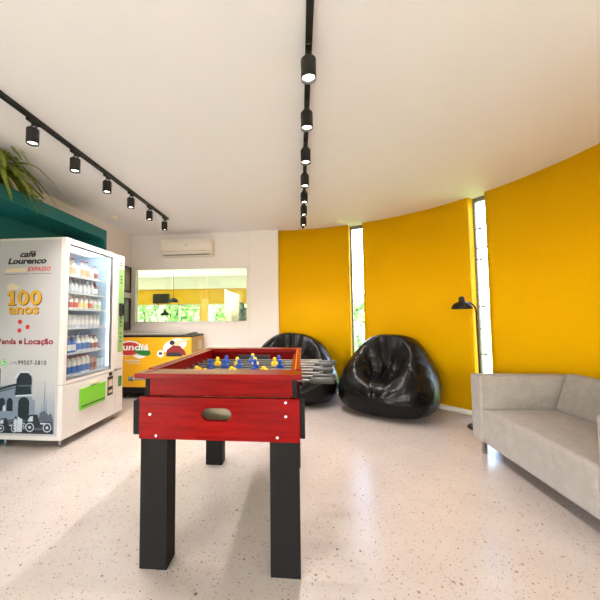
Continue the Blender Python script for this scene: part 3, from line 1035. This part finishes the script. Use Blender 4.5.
# products on the shelves -------------------------------------------------
def bottle(name, h, r, body, cap, label_m, lab, cat, squat=False):
    t = thing(name, (0, 0, 0), lab, cat)
    b = MB()
    nk = r * .42
    if squat:
        prof = [(r * .9, 0), (r, .006), (r, h * .72), (r * .8, h * .84), (nk * 1.3, h * .9), (nk * 1.3, h * .94)]
    else:
        prof = [(r * .88, 0), (r, .006), (r, h * .55), (r * .86, h * .68), (nk, h * .84), (nk, h * .93)]
    b.lathe(prof, (0, 0, 0), n=14); b.build('body', body, t, True)
    top = prof[-1]
    b = MB(); b.lathe([(top[0] * 1.15, top[1]), (top[0] * 1.15, h)], (0, 0, 0), n=12); b.build('cap', cap, t, 'auto')
    if label_m:
        b = MB(); b.lathe([(r * 1.02, h * .12), (r * 1.02, h * .48)], (0, 0, 0), n=14, cap=False); b.build('wrap_label', label_m, t, True)
    return t


def can(name, h, r, body, band, lab):
    t = thing(name, (0, 0, 0), lab, 'can')
    b = MB(); b.lathe([(r * .85, 0), (r, .008), (r, h - .012), (r * .84, h)], (0, 0, 0), n=16); b.build('body', body, t, 'auto')
    b = MB(); b.lathe([(r * 1.015, h * .25), (r * 1.015, h * .6)], (0, 0, 0), n=16, cap=False); b.build('print_band', band, t, True)
    return t


ORD = ['leftmost', 'second from the left', 'third from the left', 'fourth from the left', 'fifth from the left', 'sixth from the left', 'seventh from the left', 'eighth from the left', 'ninth from the left', 'tenth from the left']
SHN = ['top shelf', 'second shelf', 'third shelf', 'fourth shelf', 'fifth shelf', 'bottom shelf']
ORD = [x.replace(' from the left', ' from left') for x in ORD]
P_ = {
    'b_red': (lambda l: bottle('drink_bottle', .185, .036, M['bottle_white'], M['red_label'], M['orange_label'], l, 'bottle'), 'white bottle with orange band'),
    'b_pale': (lambda l: bottle('drink_bottle', .15, .031, M['bottle_clear'], M['bottle_white'], M['can_silver'], l, 'bottle'), 'pale bottle with silver label'),
    'b_tea': (lambda l: bottle('drink_bottle', .15, .031, M['tea_label'], M['red_label'], M['bottle_white'], l, 'bottle'), 'reddish brown bottle'),
    'q_white': (lambda l: bottle('drink_bottle', .145, .038, M['bottle_white'], M['bottle_white'], M['red_label'], l, 'bottle', True), 'squat white bottle with red band'),
    'q_yellow': (lambda l: bottle('drink_bottle', .15, .038, M['bottle_white'], M['bottle_white'], M['yellow_label'], l, 'bottle', True), 'squat white bottle with yellow band'),
    'q_green': (lambda l: bottle('drink_bottle', .125, .036, M['bottle_white'], M['bottle_white'], M['green_label'], l, 'bottle', True), 'squat white bottle with green band'),
    'c_silver': (lambda l: can('drink_can', .135, .031, M['can_silver'], M['bottle_white'], l), 'silver and white can'),
    'b_blue': (lambda l: bottle('drink_bottle', .185, .035, M['bottle_white'], M['blue_label'], M['blue_label'], l, 'bottle'), 'white bottle with blue label'),
    'b_blue2': (lambda l: bottle('drink_bottle', .17, .034, M['blue_label'], M['bottle_white'], M['bottle_white'], l, 'bottle'), 'blue bottle with white label'),
    'b_rw': (lambda l: bottle('drink_bottle', .16, .033, M['bottle_white'], M['red_label'], M['tea_label'], l, 'bottle'), 'white bottle with dark red label'),
    'b_redcap': (lambda l: bottle('drink_bottle', .19, .036, M['bottle_white'], M['red_label'], M['blue_label'], l, 'bottle', True), 'white bottle with blue band and red cap'),
    'c_pink': (lambda l: can('drink_can', .15, .028, M['can_pink'], M['tea_label'], l), 'pinkish brown can'),
    'c_pale': (lambda l: can('drink_can', .12, .028, M['bottle_clear'], M['inner'], l), 'pale small can'),
}
ROWS = [
    (0, 3.10, .074, ['b_red', 'b_pale', 'b_red', 'b_red', 'b_pale', 'b_rw']),
    (1, 3.075, .066, ['b_pale'] * 6 + ['b_tea']),
    (2, 3.06, .0775, ['q_white', 'q_white', 'q_yellow', 'q_yellow', 'q_white', 'q_green', 'q_green']),
    (3, 3.055, .066, ['c_silver'] * 8),
    (4, 3.055, .073, ['b_blue2', 'b_blue2', 'b_blue', 'b_blue', 'b_blue', 'b_rw', 'b_rw']),
    (5, 3.055, .074, ['b_redcap'] * 5),
    (5, 3.42, .06, ['c_pink'] * 2 + ['c_pale'] * 2),
]
protos = {}
cnt = {}
for row, y0_, st_, kinds in ROWS:
    for kind in kinds:
        i = cnt.get(row, 0)
        cnt[row] = i + 1
        pos = (VX - .125, y0_ + st_ * kinds.index(kind) if False else 0, 0)
        mk, desc = P_[kind]
        lab = '%s on vending machine %s, %s' % (desc, SHN[row], ORD[i])
        if kind not in protos:
            protos[kind] = mk(lab)
            o = protos[kind]
        else:
            o = copy_tree(protos[kind])
            o['label'] = lab
        o['group'] = 'drinks on the %s of the vending machine' % SHN[row]
        k0 = i if not (row == 5 and i >= 5) else i - 5
        o.location = (VX - .125, y0_ + st_ * k0, SHELF[row] + .0005)
t = thing('snack_bag', (VX - .12, 3.035, SHELF[0]), 'small yellow snack bag at the left end of the top shelf', 'snack bag')
b = MB(); b.box(VX - .14, VX - .11, 3.0, 3.06, SHELF[0] + .0005, SHELF[0] + .21, .012, 3); b.build('bag', M['yellow_label'], t, wn=True)
b = MB(); b.box(VX - .137, VX - .113, 3.002, 3.058, SHELF[0] + .205, SHELF[0] + .235); b.build('top_seal', M['orange_label'], t)

# ------------------------------------------------------------------ chest freezer
FX0, FX1, FY0, FY1 = -2.80, -1.615, 4.68, 5.27
fz = thing('chest_freezer', (-2.2, 4.97, 0), 'yellow chest freezer with a round red logo under the interior window', 'freezer')
b = MB(); b.box(FX0, FX1, FY0, FY1, .175, .93, .012, 2); b.build('body', M['freezer_side'], fz, wn=True)
b = MB(); b.box(FX0 + .01, FX1 - .008, FY0 - .003, FY0, .185, .925); ff = b.build('front_film', M['freezer_yellow'], fz)
b = MB(); b.box(FX0, FX1, FY0 - .004, FY1, .93, .955, .006, 1); b.mi = 1; b.box(FX0 + .02, FX1 - .10, FY0 + .02, FY1 - .02, .955, .985, .006, 1)
b.build('lid', [M['black_metal'], M['freezer_lid']], fz)
b = MB(); b.box(FX0 + .03, FX1 - .03, FY0 + .06, FY1 - .02, .07, .175); b.build('dark_under_box', M['black_metal'], fz)  # dark box filling the gap under the freezer body
for x in (FX0 + .08, FX1 - .08):
    for y in (FY0 + .1, FY1 - .08):
        b = MB(); b.cyl((x - .015, y, .035), (x + .015, y, .035), .035, 14); b.build('castor', M['dark_rubber'], fz, 'auto')
YF = FY0 - .003


def oval(bld, x, z, rx, rz, y, n=28, rot=0.0):
    c_, s_ = math.cos(rot), math.sin(rot)
    bld.poly([(x + rx * math.cos(q * 2 * PI / n) * c_ - rz * math.sin(q * 2 * PI / n) * s_, y, z + rx * math.cos(q * 2 * PI / n) * s_ + rz * math.sin(q * 2 * PI / n) * c_) for q in range(n)])


b = MB(); oval(b, -2.60, .76, .20, .115, YF - .0005, rot=.08); oval(b, -2.43, .70, .13, .09, YF - .0005); b.build('logo_outline', M['ink_white'], ff, recalc=False)
b = MB(); oval(b, -2.60, .755, .18, .10, YF - .001, rot=.08); b.build('logo_red', M['ink_red'], ff, recalc=False)
b = MB(); oval(b, -2.385, .715, .135, .06, YF - .0012, rot=-.25); b.build('logo_green', M['dark_green'], ff, recalc=False)
text_mesh('Jundiá', -2.78, -2.285, .70, .83, 'XZ', YF, M['ink_white'], 'logo_lettering', ff, .1, .03, .0018)
b = MB(); oval(b, -1.88, .80, .19, .10, YF - .0005, rot=.3); oval(b, -2.10, .68, .055, .055, YF - .0005); b.build('graphic_outline', M['ink_white'], ff, recalc=False)
b = MB(); b.poly([(-2.02, YF - .001, .66), (-2.0, YF - .001, .74), (-1.90, YF - .001, .81), (-1.80, YF - .001, .80), (-1.72, YF - .001, .72), (-1.70, YF - .001, .66)]); b.build('graphic_dark_patch', M['ink_dark_red'], ff, recalc=False)
b = MB(); b.poly([(-2.01, YF - .0014, .64), (-1.98, YF - .0014, .70), (-1.8, YF - .0014, .70), (-1.75, YF - .0014, .64)]); oval(b, -1.92, .845, .04, .035, YF - .0014); oval(b, -2.1, .685, .03, .02, YF - .0014); b.build('graphic_black_patch', M['ink_dark'], ff, recalc=False)
b = MB(); oval(b, -1.84, .84, .06, .035, YF - .0012, rot=.4); oval(b, -1.73, .88, .07, .025, YF - .0012, rot=.3); b.build('graphic_peach_patch', M['ink_beige'], ff, recalc=False)
b = MB(); b.box(-2.66, -2.42, YF - .0006, YF, .565, .59); b.box(-2.60, -2.40, YF - .0006, YF, .53, .545); b.build('small_print', M['ink_beige'], ff)
b = MB(); b.box(FX1, FX1 + .004, 4.95, 5.15, .72, .86); b.build('side_sticker', M['ink_beige'], fz)

# ------------------------------------------------------------------ air conditioner
ac = thing('air_conditioner', (-1.88, 5.32, 2.25), 'white split air conditioner high on the back wall', 'air conditioner')
b = MB()
prof = [(5.32, 2.26), (5.20, 2.25), (5.145, 2.275), (5.118, 2.33), (5.115, 2.50), (5.135, 2.53), (5.32, 2.535)]
b.prism([(-2.31, y, z) for y, z in prof], (.868, 0, 0))
b.build('housing', M['ac_white'], ac, 'auto')
b = MB(); b.box(-2.27, -1.48, 5.125, 5.16, 2.268, 2.276, rot=Matrix.Rotation(.35, 3, 'X')); b.build('outlet_gap', M['ink_black'], ac)
b = MB(); b.box(-2.26, -1.49, 5.112, 5.124, 2.28, 2.32, .004, 1, rot=Matrix.Rotation(.3, 3, 'X')); b.build('louver', M['ac_white'], ac)
b = MB(); b.box(-2.31, -1.442, 5.1125, 5.1155, 2.328, 2.331); b.build('panel_seam', M['grey_plastic'], ac)
b = MB(); b.box(-1.90, -1.86, 5.1135, 5.1155, 2.425, 2.437); b.build('badge', M['steel'], ac)

# smoke detector
b = MB(); b.lathe([(.055, 0), (.055, -.02), (.045, -.035), (.02, -.042), (0, -.042)], (-2.66, 4.30, H), n=24)
tag(b.build('smoke_detector', M['ac_white'], None, 'auto'), 'small round white smoke detector on the ceiling near the corner', 'smoke detector')

# ------------------------------------------------------------------ track lighting
b = MB(); b.box(.065 - .018, .065 + .018, 1.0, 5.15, H - .03, H, .002, 1)
tag(b.build('ceiling_track', M['black_metal']), 'long black ceiling light track running down the room centre', 'light track')
b = MB(); b.box(-1.915 - .018, -1.915 + .018, 1.0, 4.46, H - .03, H, .002, 1)
tag(b.build('ceiling_track', M['black_metal']), 'black ceiling light track above the teal niche side', 'light track')


def spotlight(x, y, lab, group, proto=None):
    if proto:
        o = copy_tree(proto)
        o.location = (x, y, H - .03)
        return tag(o, lab, 'spotlight', group)
    zt = H - .03
    t = thing('track_spotlight', (x, y, zt), lab, 'spotlight', group)
    b = MB(); b.box(x - .016, x + .016, y - .05, y + .05, zt - .022, zt, .003, 1); b.cyl((x, y, zt - .034), (x, y, zt - .022), .012, 12); b.build('adapter', M['black_metal'], t)
    b = MB()
    b.tube([(x - .036, y, zt - .105), (x - .036, y, zt - .075), (x - .02, y, zt - .045), (x, y, zt - .034), (x + .02, y, zt - .045), (x + .036, y, zt - .075), (x + .036, y, zt - .105)], .005, 8)
    b.build('yoke', M['black_metal'], t, True)
    b = MB(); b.lathe([(.02, -.062), (.037, -.064), (.0405, -.068), (.0405, -.175), (.038, -.177), (.035, -.173), (.033, -.15), (0, -.15)], (x, y, zt), n=28, cap=False)
    b.build('housing', M['black_metal'], t, 'auto')
    b = MB(); b.lathe([(0, -.160), (.031, -.160), (.031, -.154), (0, -.154)], (x, y, zt), n=24, cap=False); b.build('lens', M['led'], t)
    ld = bpy.data.lights.new('spot_beam', 'SPOT')
    ld.energy = 36; ld.spot_size = math.radians(100); ld.spot_blend = .7; ld.color = (1.0, .955, .95); ld.shadow_soft_size = .03
    lo = bpy.data.objects.new('spot_beam', ld); lo.location = (0, 0, -.185); lo.parent = t
    C.objects.link(lo)
    return t


NTH = ['nearest the camera', 'second from the near end', 'third from the near end', 'fourth from the near end', 'fifth from the near end', 'sixth from the near end', 'farthest, next to the yellow wall']
proto = None
for i, y in enumerate((1.655, 2.105, 2.585, 3.06, 3.50, 3.93, 4.37)):
    o = spotlight(.062, y, 'black cylinder spotlight on the centre ceiling track, ' + NTH[i], 'spotlights on the centre track', proto)
    proto = proto or o
NTH2 = ['nearest, above the fern', 'second from the near end', 'third from the near end', 'fourth from the near end', 'fifth from the near end', 'farthest, by the air conditioner']
for i, y in enumerate((2.08, 2.52, 2.98, 3.435, 3.89, 4.35)):
    o = spotlight(-1.915, y, 'black cylinder spotlight on the left ceiling track, ' + NTH2[i], 'spotlights on the left track', proto)
    for c in o.children:
        if c.type == 'LIGHT':
            c.data = c.data.copy()
            c.data.energy = 46

# ------------------------------------------------------------------ beanbags
def beanbag(cx, cy, yaw, seed, lab, sx=1.0):
    t = thing('beanbag', (cx, cy, 0), lab, 'beanbag')
    NU, NV = 220, 130
    rng = random.Random(seed)
    c0 = np.array([0, 0.02, 0.34])
    u = np.linspace(0, 2 * PI, NU, endpoint=False)
    v = np.linspace(0, PI, NV)
    U, V = np.meshgrid(u, v)
    D = np.stack([np.sin(V) * np.cos(U), np.sin(V) * np.sin(U), np.cos(V)], -1)

    def ell(P, c, r, pw=2.0):
        q = np.abs((P - np.array(c)) / np.array(r))
        k = (q ** pw).sum(-1) ** (1 / pw)
        return (k - 1) * min(r)

    def smin(a, b_, k):
        h_ = np.clip(.5 + .5 * (b_ - a) / k, 0, 1)
        return b_ * (1 - h_) + a * h_ - k * h_ * (1 - h_)

    def F_(P):
        base = ell(P, (0, 0, .25), (.60 * sx, .50, .27), 2.5)
        back = ell(P, (0.02, .18, .54), (.44 * sx, .29, .44), 2.4)
        armL = ell(P, (-.33 * sx, .04, .40), (.20, .34, .28))
        armR = ell(P, (.34 * sx, .06, .43), (.20, .34, .30))
        d = smin(base, back, .20)
        d = smin(d, armL, .18)
        d = smin(d, armR, .18)
        dent = ell(P, (0.0, -.27, .76), (.31 * sx, .34, .31))
        return -smin(-d, dent, .10)
    tt = np.full(U.shape, 1.15)
    lo = np.zeros(U.shape); hi = np.full(U.shape, 1.3)
    for _ in range(26):
        mid = (lo + hi) / 2
        ins = F_(c0 + D * mid[..., None]) < 0
        lo = np.where(ins, mid, lo); hi = np.where(ins, hi, mid)
    P = c0 + D * lo[..., None]
    P[..., 2] = np.where(P[..., 2] < 0.04, 0.04 * np.tanh((P[..., 2] - .04) / .04) + .04, P[..., 2])
    P[..., 2] = np.maximum(P[..., 2], 0.0)
    off = Vector((seed * 3.1, seed * 1.7, 0))
    cy_, sy_ = math.cos(yaw), math.sin(yaw)
    # direction fields: folds radiate from the seat's bottom
    sc_ = np.array([0.0, -.12, .44])
    bm = bmesh.new()
    rows = []
    eps = 1e-3
    G = np.stack([F_(P + np.array([eps, 0, 0])) - F_(P - np.array([eps, 0, 0])), F_(P + np.array([0, eps, 0])) - F_(P - np.array([0, eps, 0])), F_(P + np.array([0, 0, eps])) - F_(P - np.array([0, 0, eps]))], -1)
    G /= np.linalg.norm(G, axis=-1, keepdims=True) + 1e-9
    for i in range(NV):
        row = []
        for j in range(NU):
            p = P[i, j]
            n = G[i, j]
            q = p - sc_
            dist = math.sqrt(float(q @ q))
            ang = math.atan2(q[0], q[2] + .25)
            near = math.exp(-(dist / .40) ** 2)
            d = 0.0
            # deep folds near the seat running up the back
            d += .042 * near * mnoise.noise(Vector((ang * 4.2, dist * 1.6, 3.0)) + off)
            d += .022 * near * mnoise.noise(Vector((ang * 9.5, dist * 2.5, 7.0)) + off)
            # broad sagging of the filled bag
            d += .020 * mnoise.noise(Vector(p) * 2.6 + off)
            # small horizontal creases low on the sides
            low = math.exp(-((p[2] - .16) / .13) ** 2)
            d += .007 * low * mnoise.noise(Vector((p[0] * 2.5, p[1] * 2.5, p[2] * 26)) + off)
            # vertical panel seams
            th = math.atan2(p[1], p[0])
            for k in range(6):
                dd = abs((th - (k * PI / 3 + .42) + PI) % (2 * PI) - PI) * math.hypot(p[0], p[1])
                if p[2] > .03:
                    d -= .010 * math.exp(-(dd / .012) ** 2)
                    d += .004 * math.exp(-(dd / .05) ** 2) * mnoise.noise(Vector((th * 3, 0, p[2] * 30)) + off)
            if p[2] < .02:
                d = 0
            p = p + n * d
            z = max(0.0, p[2])
            row.append(bm.verts.new((cx + p[0] * cy_ - p[1] * sy_, cy + p[0] * sy_ + p[1] * cy_, z)))
            if i in (0, NV - 1):
                break
        rows.append(row)
    for i in range(NV - 1):
        a, b_ = rows[i], rows[i + 1]
        for j in range(NU):
            j2 = (j + 1) % NU
            vs = []
            for vv in (a[j % len(a)], b_[j % len(b_)], b_[j2 % len(b_)], a[j2 % len(a)]):
                if vv not in vs:
                    vs.append(vv)
            if len(vs) > 2:
                bm.faces.new(vs)
    m = MB(); m.bm.free(); m.bm = bm
    m.build('bag', M['leather'], t, True)
    # gathered top closure with a grab loop at the back
    bx, by = 0.02, .40
    X, Y = cx + bx * cy_ - by * sy_, cy + bx * sy_ + by * cy_
    k = MB(); k.tube([(X - .05, Y, .62), (X - .045, Y + .035, .66), (X, Y + .05, .675), (X + .045, Y + .035, .66), (X + .05, Y, .62)], .008, 8)
    k.build('grab_loop', M['leather'], t, True)
    return t


beanbag(1.09, 4.27, math.radians(-30), 2, 'black leatherette beanbag standing free in front of the slit window', .97)
beanbag(-0.13, 4.72, math.radians(6), 5, 'black leatherette beanbag behind the table football rods', 1.10)

# ------------------------------------------------------------------ floor lamp
def floor_lamp(x, y, lab):
    t = thing('floor_lamp', (x, y, 0), lab, 'floor lamp')
    b = MB(); b.lathe([(.135, 0), (.135, .012), (.125, .022), (.03, .03), (.014, .05), (.014, .06)], (x, y, 0), n=36); b.build('base', M['black_metal'], t, 'auto')
    b = MB()
    pts = [(x, y, .03), (x, y, .7), (x - .005, y, 1.15)]
    for k in range(10):
        a = k / 9 * PI * .55
        pts.append((x - .01 - .085 * (1 - math.cos(a)), y - .01, 1.24 + .115 * math.sin(a)))
    pts.append((x - .135, y - .01, 1.354))
    b.tube(pts, .0085, 10); b.build('pole', M['black_metal'], t, True)
    hx, hy = x - .158, y - .01
    b = MB(); b.lathe([(.105, 1.285), (.104, 1.295), (.092, 1.325), (.065, 1.352), (.035, 1.366), (.030, 1.37), (.027, 1.366), (.06, 1.346), (.088, 1.32), (.101, 1.285)], (hx, hy, 0), n=40, cap=False)
    sh = b.build('lamp_shade', M['black_metal'], t, True)
    b = MB(); b.lathe([(.024, 1.362), (.03, 1.37), (.031, 1.395), (.026, 1.413), (.012, 1.424), (0, 1.425)], (hx, hy, 0), n=24); b.build('shade_cap', M['black_metal'], sh, True)
    b = MB(); b.cyl((hx + .02, hy, 1.385), (x - .12, y - .01, 1.354), .013, 12); b.build('joint', M['black_metal'], sh, 'auto')
    return t


fl1 = floor_lamp(1.925, 3.70, 'slim black floor lamp with dome shade behind the grey sofa')
o = copy_tree(fl1)
o.location = (-2.98, 7.2, 0)
o['label'] = 'black dome floor lamp standing in the next room behind glass'

# ------------------------------------------------------------------ sofa
S0, S1 = 1.70, 3.105     # along y
so = thing('sofa', (1.95, 2.4, 0), 'light grey two seat fabric sofa against the curved yellow wall', 'sofa')


def soft(x0, x1, y0, y1, z0, z1, bev, name, seg=4, rot=None, pivot=None, parent=so, puff=0.0):
    b = MB()
    b.box(x0, x1, y0, y1, z0, z1, bev, seg, rot, pivot)
    if puff:
        bmesh.ops.subdivide_edges(b.bm, edges=[e for e in b.bm.edges if e.calc_length() > .15], cuts=6, use_grid_fill=True)
        for v in b.bm.verts:
            fx = (v.co.x - x0) / (x1 - x0); fy = (v.co.y - y0) / (y1 - y0)
            if v.co.z > (z0 + z1) / 2:
                v.co.z += puff * max(0, 4 * fx * (1 - fx)) ** .5 * max(0, 4 * fy * (1 - fy)) ** .5
    return b.build(name, M['fabric'], parent, wn=True)


soft(1.535, 2.20, 1.865, 2.945, .125, .415, .03, 'seat', puff=.012)
soft(1.53, 2.42, 2.945, S1, .125, .69, .022, 'arm')
soft(1.53, 2.42, S0, 1.865, .125, .69, .022, 'arm')
soft(2.22, 2.42, 1.865, 2.945, .125, .69, .03, 'back_frame')
soft(2.09, 2.27, 1.872, 2.938, .40, .745, .05, 'back_cushion', 6, Matrix.Rotation(math.radians(19), 3, 'Y'), Vector((2.12, 2.4, .41)))
for x in (1.60, 2.34):
    for y in (S0 + .07, S1 - .055):
        b = MB(); b.box(x - .017, x + .017, y - .017, y + .017, 0, .126, .003, 1); b.build('leg', M['chrome'], so)

# ------------------------------------------------------------------ table football
ft = thing('foosball_table', (-.40, 2.15, 0), 'red table football table with black legs in the middle of the room', 'foosball table')
TX0, TX1 = -.80, .0
for x0, x1 in ((-.79, -.652), (-.152, -.012)):
    for y0, y1 in ((1.545, 1.652), (2.645, 2.75)):
        b = MB(); b.box(x0, x1, y0, y1, 0, .64, .003, 1); b.build('leg', M['black_paint'], ft)
# front apron with an oval ball slot
b = MB()
ax0, ax1, az0, az1 = -.785, -.008, .624, .821
hx, hz, hw, hh = -.404, .744, .072, .03
out = []
inn = []
for k in range(48):
    a = 2 * PI * k / 48
    c_, s_ = math.cos(a), math.sin(a)
    ix = hx + (hw - hh) * (1 if c_ > 0 else -1) * (1 if abs(c_) > 1e-6 else 0) + hh * c_
    iz = hz + hh * s_
    inn.append((ix, iz))
    # matching point on the outer rectangle
    sx_ = ((ax1 - hx) / c_ if c_ > 0 else (ax0 - hx) / c_) if abs(c_) > 1e-6 else 1e9
    sz_ = ((az1 - hz) / s_ if s_ > 0 else (az0 - hz) / s_) if abs(s_) > 1e-6 else 1e9
    m_ = min(sx_, sz_)
    out.append((hx + c_ * m_, hz + s_ * m_))
for cx_, cz_ in ((ax0, az0), (ax0, az1), (ax1, az0), (ax1, az1)):   # snap nearest to the corners
    k = min(range(48), key=lambda q: (out[q][0] - cx_) ** 2 + (out[q][1] - cz_) ** 2)
    out[k] = (cx_, cz_)
fy, by = 1.518, 1.543
vo = [[b.bm.verts.new((x, y, z)) for x, z in out] for y in (fy, by)]
vi = [[b.bm.verts.new((x, y, z)) for x, z in inn] for y in (fy, by)]
for k in range(48):
    n_ = (k + 1) % 48
    b.bm.faces.new((vo[0][k], vo[0][n_], vi[0][n_], vi[0][k]))
    b.bm.faces.new((vo[1][k], vi[1][k], vi[1][n_], vo[1][n_]))
    b.bm.faces.new((vi[0][k], vi[0][n_], vi[1][n_], vi[1][k]))
    b.bm.faces.new((vo[0][k], vo[1][k], vo[1][n_], vo[0][n_]))
ap = b.build('front_panel', M['red'], ft)
for x, z in ((-.731, .74), (-.699, .64), (-.073, .742), (-.113, .645), (-.073, .806)):
    s_ = MB(); s_.lathe([(.007, 0), (.007, -.002), (.004, -.004), (0, -.004)], (x, fy, z), 'Y', 14); s_.build('screw', M['chrome'], ap)
b = MB(); b.box(-.74, -.06, 1.70, 1.72, .63, .82); b.box(-.74, -.06, 1.545, 1.70, .63, .645); b.build('ball_tray', M['ink_beige'], ft)
# carcass
b = MB()
b.box(-.785, -.008, 2.735, 2.76, .624, .821)
b.box(-.776, -.746, 1.56, 2.75, .64, .94)
b.box(-.055, -.02, 1.56, 2.75, .64, .915)
b.box(-.746, -.055, 1.56, 1.585, .821, .915)
b.box(-.746, -.055, 2.72, 2.745, .72, .94)
b.build('carcass', M['red'], ft)
b = MB(); b.box(-.758, -.04, 1.553, 1.56, .822, .913); b.build('front_fascia', M['red'], ft)
for x0, x1 in ((-.772, -.752), (-.042, -.02)):
    for y0, y1 in ((1.548, 1.60), (2.715, 2.765)):
        b = MB(); b.box(x0, x1, y0, y1, .82, .912, .002, 1); b.build('corner_strip', M['black_paint'], ft)
for x0, x1 in ((-.82, -.785), (-.008, .016)):
    for y0, y1 in ((1.524, 1.60), (2.70, 2.766)):
        b = MB(); b.box(x0, x1, y0, y1, .64, .805, .003, 1); b.build('corner_bracket', M['black_paint'], ft)
b = MB(); b.box(-.804, .006, 1.50, 1.645, .913, .938, .002, 1); b.build('end_top', M['red_top'], ft)
b = MB(); b.box(-.804, .006, 2.69, 2.79, .913, .946, .002, 1); b.build('end_top', M['red_top'], ft)
b = MB(); b.box(-.804, -.776, 1.645, 2.69, .915, .943, .002, 1); b.build('side_rail', M['red'], ft)
b = MB(); b.box(-.026, .0, 1.645, 2.69, .915, .943, .002, 1); b.mi = 1; b.box(-.03, -.026, 1.645, 2.69, .92, .9435)  # orange strip along the inner edge of the right rail
b.build('side_rail', [M['red'], M['orange_satin']], ft)
b = MB(); b.box(-.746, -.055, 1.585, 2.72, .765, .78); pf = b.build('playfield', M['field'], ft)
b = MB()
for x0, x1, y0, y1 in ((-.73, -.06, 2.148, 2.154), (-.56, -.23, 1.73, 1.735), (-.56, -.23, 2.575, 2.58)):
    b.box(x0, x1, y0, y1, .78, .7806)
b.lathe([(.098, .78), (.103, .78), (.103, .7806), (.098, .7806)], (-.395, 2.151, 0), n=36, cap=False)
b.build('field_lines', M['ink_white'], pf)
b = MB(); b.box(-.53, -.26, 2.712, 2.7205, .79, .89, .0); b.build('goal_mouth', M['ink_black'], ft)

RZ = .87
ROD = [  # y, right end, left end, handle side, team, player x positions
    (1.725, .17, -.955, 'R', 'blue', [-.395]),
    (1.840, .19, -.93, 'R', 'blue', [-.52, -.27]),
    (1.955, .13, -.93, 'L', 'yellow', [-.58, -.395, -.21]),
    (2.070, .20, -.90, 'R', 'yellow', [-.67, -.44, -.235]),
    (2.185, .15, -.93, 'L', 'blue', [-.62, -.52, -.42, -.31, -.14]),
    (2.300, .22, -.90, 'R', 'yellow', [-.60, -.455, -.325, -.185]),
    (2.415, .255, -.88, 'R', 'blue', [-.565, -.37, -.165]),
    (2.530, .16, -.92, 'L', 'yellow', [-.38]),
]
tilt_ = [0, .1, 1.2, 1.25, .15, .2, -.35, -.2]
for ri, (y, xr, xl, side, team, pl) in enumerate(ROD):
    b = MB(); b.cyl((xl, y, RZ), (xr, y, RZ), .0075, 12); rod = b.build('rod', M['rod'], ft, 'auto')
    if side == 'R':
        b = MB(); b.lathe([(.011, xr - .125), (.017, xr - .115), (.016, xr - .06), (.018, xr - .01), (.012, xr + .004)], (0, y, RZ), 'X', 16); b.build('handle', M['dark_rubber'], rod, True)
        b = MB(); b.lathe([(.013, xl), (.013, xl + .02)], (0, y, RZ), 'X', 14); b.build('rod_cap', M['dark_rubber'], rod, 'auto')
    else:
        b = MB(); b.lathe([(.012, xl - .004), (.018, xl + .01), (.016, xl + .06), (.017, xl + .115), (.011, xl + .125)], (0, y, RZ), 'X', 16); b.build('handle', M['dark_rubber'], rod, True)
        b = MB(); b.lathe([(.012, xr - .02), (.012, xr)], (0, y, RZ), 'X', 14); b.build('rod_cap', M['dark_rubber'], rod, 'auto')
    for x in (-.752, -.045):
        b = MB(); b.lathe([(.016, x - .012), (.016, x + .012)], (0, y, RZ), 'X', 14); b.build('bushing', M['dark_rubber'], rod, 'auto')
    for x in pl:
        b = MB()
        b.box(x - .018, x + .018, y - .011, y + .011, RZ - .028, RZ + .022, .006, 2)     # torso
        b.box(x - .011, x + .011, y - .010, y + .010, RZ - .075, RZ - .022, .004, 2)     # legs
        b.box(x - .014, x + .014, y - .016, y + .016, RZ - .088, RZ - .066, .004, 2)     # boot
        b.lathe([(0, RZ + .02), (.009, RZ + .022), (.0135, RZ + .032), (.0135, RZ + .042), (.009, RZ + .052), (0, RZ + .055)], (x, y, 0), n=14)
        b.box(x - .025, x - .015, y - .008, y + .008, RZ - .02, RZ + .015, .004, 2)
        b.box(x + .015, x + .025, y - .008, y + .008, RZ - .02, RZ + .015, .004, 2)
        bmesh.ops.rotate(b.bm, verts=b.bm.verts, cent=(x, y, RZ), matrix=Matrix.Rotation(tilt_[ri] + random.uniform(-.08, .08), 3, 'X'))
        b.build('player', M[team + '_plastic'], rod, 'auto')
